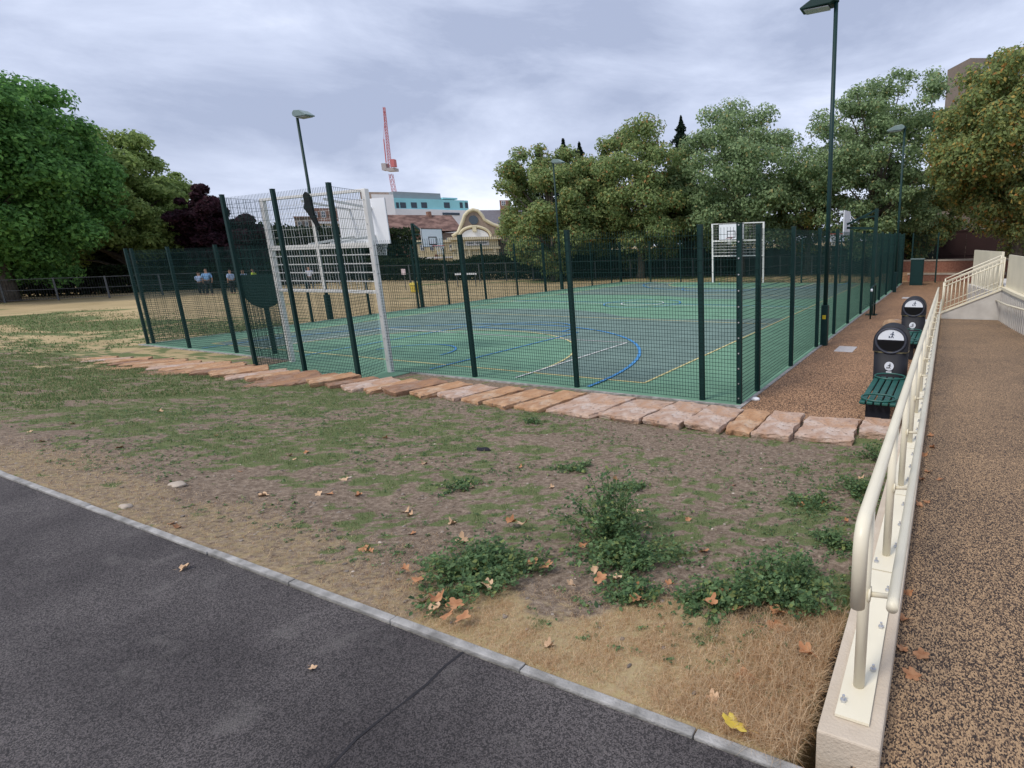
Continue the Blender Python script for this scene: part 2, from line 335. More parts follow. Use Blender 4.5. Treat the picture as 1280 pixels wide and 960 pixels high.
# ------------------------------------------------------------------ fences
FG = mat('green_powder_coat', (.004, .026, .024), .55, var=.15, scale=6, spec=.25)
FWM = mat('green_wire', (.006, .030, .027), .6, var=.1, scale=6, spec=.2)
CW = mat('white_powder_coat', (.72, .72, .70), .45, var=.05, scale=3, spec=.4)
WWM = mat('white_wire', (.66, .67, .66), .5, var=.05, scale=3)
BOLT = mat('galvanised_bolt', (.55, .56, .58), .35, metal=.8, scale=30)
FH = 3.0
def wires(p, q, h, z0=.05, vs=.055, dense=2.05, w=.005, mtop=None):
    p = Vector((*p, 0)); q = Vector((*q, 0)); d = (q-p); Ln = d.length; d.normalize(); V = []; Fc = []
    nrm = Vector((-d.y, d.x, 0))
    def seg(a, b, ww):
        ax = (b-a).normalized(); s1 = nrm*ww/2; s2 = ax.cross(nrm).normalized()*ww/2; n = len(V)
        V.extend([a+s1+s2, a+s1-s2, a-s1-s2, a-s1+s2, b+s1+s2, b+s1-s2, b-s1-s2, b-s1+s2])
        for k in range(4): Fc.append((n+k, n+(k+1) % 4, n+4+(k+1) % 4, n+4+k))
    k = 0; t = .03
    while t < Ln-.02:
        seg(p+d*t+Vector((0, 0, z0)), p+d*t+Vector((0, 0, h-.01)), w); t += vs
    z = z0+.01
    while z < h:
        seg(p+Vector((0, 0, z)), q+Vector((0, 0, z)), w+.001)
        z += .066 if z < dense-.05 else .2
    return V, Fc
def post_mb(x, y, h, w=.09, d=.07, rz=0):
    return MB().box(x-w/2, y-d/2, 0, x+w/2, y+d/2, h, rz).box(x-w/2-.004, y-d/2-.004, h, x+w/2+.004, y+d/2+.004, h+.012, rz)
def fence(name, label, nodes, h=FH, bolts=(), dense=2.05, skip=(), hs=None, loc=None, nopost=()):
    loc = loc or (nodes[0][0], nodes[0][1], 0)
    t = thing(name, label, 'fence', loc)
    for i, (x, y) in enumerate(nodes):
        if i in nopost: continue
        po = post_mb(x, y, hs[i] if hs else h).build('post', FG, t, off=loc, bevel=.006)
        if i in bolts:
            for k in range(12):
                MB().tube([(x, y-.036, .12+k*.26), (x, y-.046, .12+k*.26)], .014, 6).build('bolt', BOLT, po, off=loc)
    for i in range(len(nodes)-1):
        if i in skip: continue
        a, b = nodes[i], nodes[i+1]; dd = Vector((b[0]-a[0], b[1]-a[1])).normalized(); nn = Vector((-dd.y, dd.x))*.04
        V, Fc = wires((a[0]+nn.x, a[1]+nn.y), (b[0]+nn.x, b[1]+nn.y), (min(hs[i], hs[i+1]) if hs else h)-.04, dense=dense)
        link_mesh('wire_panel', [v-Vector(loc) for v in V], Fc, FWM, t)
    return t
SP = 2.684
fence('mesh_fence', 'green steel mesh fence nearest the stone slabs, right of the tall white goal', [(0, 0), (-.69, 0), (-.69-SP, 0), (-.69-2*SP, 0), (-8.31, -.27)], bolts=(0,), nopost=(4,))
fence('mesh_fence', 'short run of green steel mesh fence left of the tall white goal', [(-12.13, -.27), (-15.1, 0), (-17.6, 0), (-20.1, 0)], nopost=(0,))
fence('mesh_fence', 'green steel mesh fence along the brown path beside the bins', [(.02, y) for y in [.93, 3.3, 5.85, 8.15, 10.5]]+[(.02, 10.5+2.71*k) for k in range(1, 8)], loc=(.02, .93, 0))
t0 = bpy.data.objects['mesh_fence.002']
V, Fc = wires((.02, .05), (.02, .93), FH-.04); link_mesh('wire_panel', [v-Vector((.02, .93, 0)) for v in V], Fc, FWM, t0)
fence('mesh_fence', 'green steel mesh fence down the far long side of the court', [(-20.14, y) for y in (.16, 2.45, 5.4, 8.0, 10.6, 12.5, 15.1, 17.7, 20.3, 22.9, 25.5, 28.1, 29.4)])
fence('mesh_fence', 'green steel mesh fence across the far end of the court', [(-20.1+2.52*k, CL) for k in range(0, 4)]+[(-12.4, CL), (-8.8, CL), (-6.2, CL), (-3.7, CL), (-1.2, CL), (0, CL)], skip=(3, ))
fence('mesh_fence', 'green mesh fence wing standing out past the far right corner of the court', [(.5, 30.0), (1.9, 30.4)], h=3.0)
RB = -1.2
hs = [4.0]*5
t = fence('goal_recess_fence', 'tall green mesh cage closing the recess behind the tall white goal', [(-12.1, -.25), (-11.95, RB), (-10.0, RB-.02), (-8.1, RB-.05), (-8.45, -.3)], hs=[3.0, 4.05, 4.05, 4.05, 3.0], nopost=(0, 4))
# panels of the cage's two sides run at full height too
for a, b in (((-12.12, -.2), (-11.98, RB)), ((-8.1, RB-.05), (-8.45, -.3))):
    V, Fc = wires(a, b, 4.0, z0=2.98, dense=0); link_mesh('wire_panel', [v-Vector((-12.1, -.25, 0)) for v in V], Fc, FWM, t)

# ------------------------------------------------------------------ goals with hoops
RED = mat('hoop_red', (.55, .06, .04), .4, var=.1); BLK = mat('board_black', (.015, .015, .018), .5); BRD = mat('backboard_white', (.74, .76, .80), .35, var=.03, scale=2)
NET = mat('net_white', (.7, .7, .7), .8)
def hoop_parts(t, x, y, z, dx, dy, net=True):
    """ring in front of point; (dx,dy) is the outward direction"""
    cx_, cy_ = x+dx*.38, y+dy*.38; pts = [(cx_+.225*math.cos(a), cy_+.225*math.sin(a), z) for a in np.linspace(0, 2*math.pi, 25)]
    mb = MB().tube(pts, .012, 6, False); mb.bar((x, y, z), (x+dx*.16, y+dy*.16, z), .12, .03); h = mb.build('hoop', RED, t)
    if net:
        mb = MB()
        for k in range(12):
            a = 2*math.pi*k/12
            for s_ in (1, -1):
                p0 = (cx_+.22*math.cos(a), cy_+.22*math.sin(a), z); p1 = (cx_+.15*math.cos(a+s_*.5), cy_+.15*math.sin(a+s_*.5), z-.2); p2 = (cx_+.12*math.cos(a+s_*.9), cy_+.12*math.sin(a+s_*.9), z-.4)
                mb.tube([p0, p1, p2], .004, 3, False)
        mb.build('net', NET, h)
def goal(loc, rz, label):
    t = thing('goal_unit', label, 'goal', loc, rz); W = 3.7; x0, x1 = -W/2, W/2
    for x in (x0, x1):
        p = MB().box(x-.06, -.05, 0, x+.06, .05, 4.03).build('post', CW, t, bevel=.008)
        for k in range(8): MB().tube([(x, -.05, .3+k*.5), (x, -.058, .3+k*.5)], .014, 6).build('bolt', BOLT, p)
    for z, h in ((4.0, .06), (2.86, .11), (1.84, .07)):
        MB().box(x0+.062, -.035, z-h/2, x1-.062, .035, z+h/2).build('crossbar', CW, t, bevel=.005)
    MB().box(-.05, -.045, 1.88, .05, -.037, 3.96).build('centre_bar', CW, t)
    mb = MB()
    for k in range(1, 5): mb.box(x0+.07, -.012, 1.88+k*.195-.012, x1-.07, .012, 1.88+k*.195+.012)
    for k in range(1, 37): mb.box(x0+k*.1-.0025, -.017, 1.88, x0+k*.1+.0025, -.0125, 2.80)
    mb.build('grid_panel', WWM, t)
    mb = MB()
    for k in range(1, 37):
        if abs(x0+k*.1) > .02: mb.box(x0+k*.1-.002, -.002, 2.92, x0+k*.1+.002, .002, 3.97)
    for k in range(1, 6): mb.box(x0+.07, -.0105, 2.92+k*.18-.003, x1-.07, -.0035, 2.92+k*.18+.003)
    mb.build('upper_mesh', WWM, t)
    b = MB().box(-.9, 1.2, 2.9, .9, 1.225, 3.97).build('backboard', BRD, t, bevel=.004)
    mb = MB().box(-.9, 1.226, 2.9, -.86, 1.23, 3.97).box(.86, 1.226, 2.9, .9, 1.23, 3.97).box(-.86, 1.226, 3.93, .86, 1.23, 3.97).box(-.86, 1.226, 2.9, .86, 1.23, 2.94)
    mb.box(-.3, 1.226, 3.05, -.25, 1.23, 3.5).box(.25, 1.226, 3.05, .3, 1.23, 3.5).box(-.25, 1.226, 3.45, .25, 1.23, 3.5).box(-.25, 1.226, 3.05, .25, 1.23, 3.1)
    mb.build('board_marking', BLK, b)
    mb = MB()
    for x in (-.4, .4): mb.bar((x, .03, 3.9), (x, 1.2, 3.75), .05).bar((x, .03, 2.92), (x, 1.2, 3.1), .05)
    mb.build('support_arm', CW, t); hoop_parts(t, 0, 1.23, 3.02, 0, 1)
    return t
goal((-10.22, -.27, 0), 0, 'tall white goal with backboard seen from behind, nearest the slabs')
goal((-10.65, CL-.12, 0), math.pi, 'white goal with backboard facing us at the far end of the court')

def hoop_post(loc, rz, label, ph, arm):
    t = thing('basketball_post', label, 'basketball hoop', loc, rz)
    MB().box(-.06, -.06, 0, .06, .06, ph).build('post', FG, t, bevel=.01)
    MB().box(-.2, -.2, 0, .2, .2, .03).build('base_plate', FG, t)
    MB().bar((.06, 0, ph-.06), (arm, 0, 3.25), .07).bar((.06, 0, 3.08), (arm, 0, 3.13), .08).bar((.06, 0, 3.5), (arm*.55, 0, 3.45), .05).build('arm', FG, t)
    b = MB().box(arm, -.62, 2.87, arm+.03, .62, 3.72).build('backboard', BRD, t, bevel=.004)
    mb = MB()
    for y0, y1, z0, z1 in ((-.62, -.59, 2.87, 3.72), (.59, .62, 2.87, 3.72), (-.59, .59, 3.69, 3.72), (-.59, .59, 2.87, 2.9), (-.24, -.2, 2.97, 3.35), (.2, .24, 2.97, 3.35), (-.2, .2, 3.31, 3.35), (-.2, .2, 2.97, 3.01)):
        mb.box(arm+.031, y0, z0, arm+.036, y1, z1)
    mb.build('board_marking', BLK, b); hoop_parts(t, arm+.035, 0, 2.93, 1, 0)
hoop_post((-20.45, 11.1, 0), R(0), 'green basketball post with white backboard on the far long side', 4.0, 1.2)
hoop_post((.42, 13.1, 0), math.pi, 'green basketball post by the brown path, its board seen edge on', 3.75, 1.0)

mb = MB(); pr = [(-.08, 0, 4.0), (.02, 0, 4.07), (.12, 0, 4.0), (.17, 0, 3.8), (.2, 0, 3.55), (.3, 0, 3.3), (.26, 0, 3.22), (.1, 0, 3.45), (.0, 0, 3.6), (-.12, 0, 3.72), (-.06, 0, 3.85)]
mb.prism([(x-10.26, -.36, z) for x, _, z in pr], (0, -.02, 0), (0, .03, 0)); tag(mb.build('black_rag', mat('black_cloth', (.008, .008, .01), .9)), 'torn black cloth hanging at the top of the tall goal centre bar', 'cloth')
# green half-round board beside the goal
t = thing('ball_target', 'dark green half-round board on a post just left of the tall goal', 'target board', (-13.75, .25, 0), R(38))
pts = [(-.45, 0, 2.2), (-.45, 0, 1.78)]+[(.45*math.cos(a), 0, 1.78+.45*math.sin(a)) for a in np.linspace(math.pi, 2*math.pi, 20)][1:]+[(.45, 0, 2.2)]
MB().prism(pts, (0, -.02, 0), (0, .02, 0)).build('board', mat('board_green', (.004, .03, .026), .5), t)
MB().tube([(x, z_, y) for x, z_, y in [(p[0]*1.04, -.0, 1.6+(p[2]-1.6)*1.04) for p in pts[1:-1]]], .018, 6).build('rim', FWM, t)
MB().box(-.05, .021, 0, .05, .09, 1.6).build('post', FG, t)

# ------------------------------------------------------------------ lamp posts
LG = mat('lamp_green', (.004, .028, .027), .5, var=.1, scale=5, spec=.3); LGR = mat('lamp_hood', (.16, .22, .22), .4, var=.1)
GLS = mat('lamp_glass', (.35, .38, .4), .15, var=.05)
def lamp(loc, side, label, hood=LG, sticker=False, wide=False):
    t = thing('lamp_post', label, 'lamp post', loc, group='lamp posts round the court')
    MB().tube([(0, 0, .9), (0, 0, 4), (0, 0, 7.95)], [.062, .056, .05], 14).build('pole', LG, t, smooth=True)
    b = MB().box(-.09, -.09, 0, .09, .09, 1.05).build('base_box', LG, t, bevel=.015)
    MB().box(-.07, -.097, .12, .07, -.092, .95).build('door', LG, b)
    if sticker: MB().box(-.045, -.103, .70, .045, -.098, .80).build('sticker', mat('sticker_yellow', (.6, .45, .03), .5), b)
    s = side
    pr = [(.0, 8.0), (.12*s, 8.08), (.45*s, 8.05), (.82*s, 7.86), (.80*s, 7.82), (.1*s, 7.84), (0, 7.9)]
    MB().prism([(x, 0, z) for x, z in pr], (0, -.19, 0), (0, .19, 0)).build('lamp_head', hood, t, bevel=.02)
    MB().box(min(.15*s, .72*s), -.15, 7.80, max(.15*s, .72*s), .15, 7.818).build('lens', GLS, t)
    MB().tube([(0, 0, 7.9), (0, 0, 8.0)], .07, 12).build('collar', LG, t)
    return t
lamp((.14, 6.21, 0), -1, 'tallest nearest green lamp post, beside the brown path fence', sticker=True).scale = (1, 1, 1.022)
lamp((-20.35, 6.3, 0), 1, 'leaning-looking lamp post with pale grey hood behind the tall goal', LGR)
lamp((-20.3, 22.2, 0), 1, 'thin lamp post in front of the middle plane trees', LGR)
lamp((.25, 23.0, 0), -1, 'distant lamp post at the far end of the brown path', LGR)

# ------------------------------------------------------------------ stone slabs
def stone_mat(name, a, b, c):
    m = mat(name, a, .9, col2=b, scale=4.5, detail=12, bump=1, bscale=28, spec=.1); t = m.node_tree; bs = t.nodes['Principled BSDF']
    n = t.nodes.new('ShaderNodeTexNoise'); n.inputs['Scale'].default_value = 2.1; n.inputs['Detail'].default_value = 9; n.inputs['Roughness'].default_value = .7
    tc = t.nodes.new('ShaderNodeTexCoord'); t.links.new(tc.outputs['Object'], n.inputs['Vector'])
    r = t.nodes.new('ShaderNodeValToRGB'); r.color_ramp.elements[0].position = .52; r.color_ramp.elements[0].color = (0, 0, 0, 1); r.color_ramp.elements[1].position = .66; r.color_ramp.elements[1].color = (.85, .85, .85, 1)
    t.links.new(n.outputs['Fac'], r.inputs[0]); x = t.nodes.new('ShaderNodeMixRGB'); t.links.new(r.outputs[0], x.inputs[0]); t.links.new(bs.inputs['Base Color'].links[0].from_socket, x.inputs[1]); x.inputs[2].default_value = (*c, 1)
    n2 = t.nodes.new('ShaderNodeTexNoise'); n2.inputs['Scale'].default_value = 1.6; n2.inputs['Detail'].default_value = 10; n2.inputs['Roughness'].default_value = .72; t.links.new(tc.outputs['Object'], n2.inputs['Vector'])
    r2 = t.nodes.new('ShaderNodeValToRGB'); r2.color_ramp.elements[0].position = .36; r2.color_ramp.elements[0].color = (.8, .8, .8, 1); r2.color_ramp.elements[1].position = .5; r2.color_ramp.elements[1].color = (0, 0, 0, 1); t.links.new(n2.outputs['Fac'], r2.inputs[0])
    y = t.nodes.new('ShaderNodeMixRGB'); t.links.new(r2.outputs[0], y.inputs[0]); t.links.new(x.outputs[0], y.inputs[1]); y.inputs[2].default_value = (.44, .235, .115, 1)
    n3 = t.nodes.new('ShaderNodeTexNoise'); n3.inputs['Scale'].default_value = 14; n3.inputs['Detail'].default_value = 8; t.links.new(tc.outputs['Object'], n3.inputs['Vector'])
    r3 = t.nodes.new('ShaderNodeValToRGB'); r3.color_ramp.elements[0].position = .58; r3.color_ramp.elements[0].color = (0, 0, 0, 1); r3.color_ramp.elements[1].position = .68; r3.color_ramp.elements[1].color = (.7, .7, .7, 1); t.links.new(n3.outputs['Fac'], r3.inputs[0])
    q = t.nodes.new('ShaderNodeMixRGB'); t.links.new(r3.outputs[0], q.inputs[0]); t.links.new(y.outputs[0], q.inputs[1]); q.inputs[2].default_value = (.13, .10, .085, 1)
    t.links.new(q.outputs[0], bs.inputs['Base Color']); return m
ST = [stone_mat('sandstone_orange', (.32, .18, .105), (.56, .36, .22), (.46, .38, .30)), stone_mat('sandstone_pink', (.36, .24, .18), (.54, .41, .33), (.52, .46, .42)), stone_mat('sandstone_brown', (.21, .125, .085), (.38, .23, .15), (.27, .22, .19))]
SL = ['weathered orange sandstone slab laid in the row along the fence foot', 'pale pink sandstone slab in the stone row at the court corner', 'dull brown sandstone slab laid in the row along the fence foot']
def slab(cx_, cy_, wd, ln, rz, zt_, kind, label, th=.1):
    n = 7; o2 = []
    def edge(ax, ay, bx, by, k, j):
        for i in range(k): o2.append((ax+(bx-ax)*i/k+random.uniform(-j, j), ay+(by-ay)*i/k+random.uniform(-j, j)))
    a, b = wd/2, ln/2; sk = random.uniform(-.05, .05)
    edge(-a, -b, a, -b+sk, 5, .03); edge(a, -b+sk, a+sk, b, 8, .02); edge(a+sk, b, -a, b, 5, .03); edge(-a, b, -a, -b, 8, .02)
    V = []; m_ = len(o2); lv = [(-th, .97), (-.05, 1.0), (-.012, .995), (-.002, .975), (0, .85), (.001, .6), (.002, .3)]
    for z, s_ in lv:
        for (x, y) in o2: V.append((x*s_+random.uniform(-.01, .01)*(s_ > .9), y*s_+random.uniform(-.01, .01)*(s_ > .9), z+(random.uniform(-.006, .004) if z > -.04 else 0)))
    Fc = []
    for i in range(len(lv)-1):
        for k in range(m_): Fc.append((i*m_+k, i*m_+(k+1) % m_, (i+1)*m_+(k+1) % m_, (i+1)*m_+k))
    V.append((0, 0, .004)); c = len(V)-1; tI = (len(lv)-1)*m_
    for k in range(m_): Fc.append((tI+k, tI+(k+1) % m_, c))
    o = link_mesh('stone_slab', V, Fc, ST[kind]); o.location = (cx_, cy_, zt_); o.rotation_euler = (random.uniform(-.035, .035), random.uniform(-.05, .05), rz)
    tag(o, label, 'stone slab', 'sandstone slabs along the fence foot'); return o
x = 2.58; i = 0
LNx = np.array([-17.5, -15, -13, -10.3, -8.3, -7, -4.8, -3.3, -.5, 1.6, 2.6]); LNv = np.array([.9, 1.2, 1.35, 1.05, .9, 1.0, .95, 1.1, 1.15, 1.1, .7])
WD = [.42, .78, .52, .42, .6, .62, .8, .98, .62, .62, .55, .7, .55, .68, .5, .62, .45, .6, .55, .7, .5, .6, .72, .5, .62, .55, .75, .5, .6, .66, .7, .5, .62]
KD = [1, 1, 1, 0, 1, 1, 1, 1, 0, 0, 0, 1, 0, 2, 0, 1, 2, 0, 2, 2, 0, 1, 0, 2, 0, 0, 1, 0, 0, 2, 0, 1, 0]
while x > -17.4 and i < len(WD):
    wd = WD[i]; x -= wd/2; yc = float(np.interp(x, SX, SYc)); rz = float(np.interp(x, [-17, -12, -7, -3, 1], [.55, .5, .33, .16, -.02]))
    slab(x, yc, (wd-.015)*math.cos(rz)*.99, float(np.interp(x, LNx, LNv))*random.uniform(.93, 1.05), -rz, float(np.interp(x, [-17, -8, 2], [.16, .20, .215]))+random.uniform(-.012, .015)+(.03 if i in (13, 17, 22) else 0), KD[i], SL[KD[i]] if x < 1.9 or i else 'small pale sandstone slab at the right end of the row against the ramp wall')
    x -= wd/2; i += 1
# extra slabs stacked at the left
for (sx_, sy_, k) in ((-12.8, -2.75, 2), (-14.6, -2.95, 0), (-9.1, -2.4, 2)):
    slab(sx_, sy_, .5, .95, -1.0, .19, k, ['loose orange slab lying in the grass at the left of the row', '', 'loose brown slab lying against the front of the row'][k])

# ------------------------------------------------------------------ ramp wall and handrail
CON = mat('cast_stone', (.46, .385, .30), .85, col2=(.60, .52, .42), scale=3, bump=.3, bscale=80, spec=.2)
y0, y1 = -7.12, RE; hw = .118
mb = MB(); ny_ = 14
for k in range(ny_):
    a = y0+(y1-y0)*k/ny_; b = y0+(y1-y0)*(k+1)/ny_-.004
    mb.hexa([(wx(a)-hw, a, -.1), (wx(a)+hw, a, -.1), (wx(b)+hw, b, -.1), (wx(b)-hw, b, -.1), (wx(a)-hw, a, zt(a)), (wx(a)+hw, a, zt(a)), (wx(b)+hw, b, zt(b)), (wx(b)-hw, b, zt(b))])
o = mb.build('ramp_wall', CON, bevel=.008); tag(o, 'low pale cast-stone wall carrying the cream handrail along the ramp', 'wall')
CR = mat('cream_paint', (.72, .665, .52), .4, var=.07, scale=2, spec=.45)
t = thing('handrail', 'long cream double handrail bolted on the low ramp wall', 'handrail', (wx(-7), -7, zt(-7))); OFF = tuple(t.location)
def RP(y, dx, h): return Vector((wx(y)+dx, y, zt(y)+h))
pts = [RP(-7.085, .004, .56), RP(-7.09, .004, .78), RP(-7.08, .004, .83), RP(-7.05, .004, .86), RP(-7.0, .004, .873)]+[RP(y, .004, .873) for y in np.linspace(-6.5, 10.9, 14)]
MB().tube(pts, .0265, 16).build('top_rail', CR, t, True, off=OFF)
MB().tube([RP(-6.95, .115, .50)]+[RP(y, .115, .50) for y in np.linspace(-6.9, 10.9, 12)], .0225, 16).build('lower_rail', CR, t, True, off=OFF)
yy = -6.82; k = 0
while yy < 10.9:
    MB().tube([RP(yy, 0, 0), RP(yy, 0, .86)], .0235, 14).build('post', CR, t, True, off=OFF)
    MB().tube([RP(yy, .02, .46), RP(yy, .10, .47), RP(yy, .115, .49)], .011, 8).tube([RP(yy, .018, .46), RP(yy, .026, .46)], .032, 12).build('bracket', CR, t, True, off=OFF)
    pl = MB(); a, b = yy-.2, yy+1.0
    pl.hexa([RP(a, -.066, .003), RP(a, .066, .003), RP(b, .066, .003), RP(b, -.066, .003), RP(a, -.066, .015), RP(a, .066, .015), RP(b, .066, .015), RP(b, -.066, .015)])
    pl = pl.build('base_plate', CR, t, off=OFF)
    for dx, dy in ((-.045, -.12), (.045, .12), (.045, .45), (.045, .8)):
        q = RP(yy+dy, dx, .015); MB().tube([q, q+Vector((0, 0, .012))], .013, 6).tube([q+Vector((0, 0, .012)), q+Vector((0, 0, .03))], .006, 8).build('bolt', BOLT, pl, off=OFF)
    yy += 1.215; k += 1

# stairs at the end of the ramp
STN = mat('rendered_concrete', (.44, .42, .39), .85, col2=(.58, .56, .52), scale=2.5, bump=.2, spec=.2); PNK = mat('step_tread', (.42, .38, .34), .85, var=.12, scale=5)
ex0, ex1 = 2.80, 4.42
def zs(x): return .34+(x-ex0)/(ex1-ex0)*.76
t = thing('staircase', 'short concrete flight rising to the right across the ramp end', 'stairs', (ex0, RE+.05, 0)); OFF = (ex0, RE+.05, 0)
MB().prism([(ex0, 0, .0), (ex1, 0, .0), (ex1, 0, zs(ex1)), (ex0, 0, zs(ex0))], (0, RE+.05, 0), (0, RE+.2, 0)).build('stringer', STN, t, off=OFF)
MB().prism([(ex0-.02, 0, zs(ex0)), (ex1, 0, zs(ex1)), (ex1, 0, zs(ex1)+.05), (ex0-.02, 0, zs(ex0)+.05)], (0, RE+.02, 0), (0, RE+.24, 0)).build('coping', CR, t, off=OFF)
for k in range(6):
    MB().box(ex0+.3*k, RE+.25, -.05, ex0+.3*k+.3+(0 if k < 5 else .6), RE+1.9, .17+.155*k).build('step', PNK, t, off=OFF)
t = thing('balustrade', 'cream sloping balustrade of thin bars on the stair wall', 'balustrade', (ex0, RE+.12, zs(ex0))); OFF = tuple(t.location); Y = RE+.13
for dz in (.98, .84): MB().tube([(ex0, Y, zs(ex0)+dz), (ex1, Y, zs(ex1)+dz)], .02, 10).build('rail', CR, t, True, off=OFF)
MB().tube([(ex0+.05, Y, zs(ex0)+.16), (ex1, Y, zs(ex1)+.12)], .012, 8).build('rail', CR, t, True, off=OFF)
for k in range(15):
    x = ex0+.0+(ex1-ex0)*k/14; rr = .022 if k in (0, 14) else .009
    MB().tube([(x, Y, zs(x)+.05), (x, Y, zs(x)+(.98 if k in (0, 14) else .84))], rr, 8).build('baluster', CR, t, True, off=OFF)
# second balustrade on the far side of the flight
t2 = copy_tree(t); t2.location = (ex0, RE+1.95, zs(ex0)); t2['label'] = 'farther cream balustrade on the back edge of the stair flight'
# right retaining wall of the ramp
wp = [(4.42, RE+.2), (4.6, 9.2), (4.8, 7.4), (5.3, 5.6), (6.6, 4.2), (9.5, 3.2)]
def strip(pts, zlo, zhi, th, mb=None):
    mb = mb or MB()
    for i in range(len(pts)-1):
        a, b = Vector(pts[i]), Vector(pts[i+1]); d = (b-a).normalized(); n = Vector((d.y, -d.x))*(-th)
        f0 = zlo(a) if callable(zlo) else zlo; f1 = zlo(b) if callable(zlo) else zlo
        mb.hexa([(a.x, a.y, f0), (b.x, b.y, f1), (b.x+n.x, b.y+n.y, f1), (a.x+n.x, a.y+n.y, f0), (a.x, a.y, zhi), (b.x, b.y, zhi), (b.x+n.x, b.y+n.y, zhi), (a.x+n.x, a.y+n.y, zhi)])
    return mb
t = thing('retaining_wall', 'curved rendered wall with coping and cream screen on the ramp right side', 'wall', (4.42, RE+.2, 0)); OFF = tuple(t.location)
strip(wp, 0., 1.12, .25).build('wall_face', STN, t, off=OFF)
strip([(x-.04, y) for x, y in wp], 1.122, 1.2, .33).build('coping', CR, t, off=OFF)
strip([(x+.1, y) for x, y in wp], 1.202, 2.15, .06).build('screen_panel', CR, t, off=OFF)
mb = MB(); mb2 = MB()
for i in range(len(wp)-1):
    a, b = Vector(wp[i]), Vector(wp[i+1]); nseg = max(2, int((b-a).length/.22))
    for k in range(nseg):
        p = a+(b-a)*k/nseg; mb.box(p.x-.055, p.y-.012, zr(p.y)-.02, p.x-.035, p.y+.012, 1.05)
mb.build('rib', STN, t, off=OFF)
pr = [(x-.14, y, zr(y)+.62+.03*math.sin(y*2)) for x, y in wp]
MB().tube(pr, .024, 10).build('wall_rail', CR, t, True, off=OFF)
t = thing('screen_wall', 'cream solid landing screen behind the stair balustrade', 'screen', (3.7, 16.6, 0)); OFF = tuple(t.location)
strip([(4.5, RE+2.0), (4.2, 14.2), (3.75, 16.8)], .9, 2.2, .08).build('panel', CR, t, off=OFF)
strip([(4.5, RE+2.0), (4.2, 14.2), (3.75, 16.8)], 0, .898, .2).build('plinth', STN, t, off=OFF)
tag(MB().box(4.6, RE+.2, -.1, 12, 17, 1.09).build('landing', STN), kind='structure')
tag(MB().tube([(4.93, 9.0, 1.1), (4.93, 9.0, 3.0)], .04, 10).build('screen_post', CR), 'cream steel post above the solid screen at the right edge', 'post')

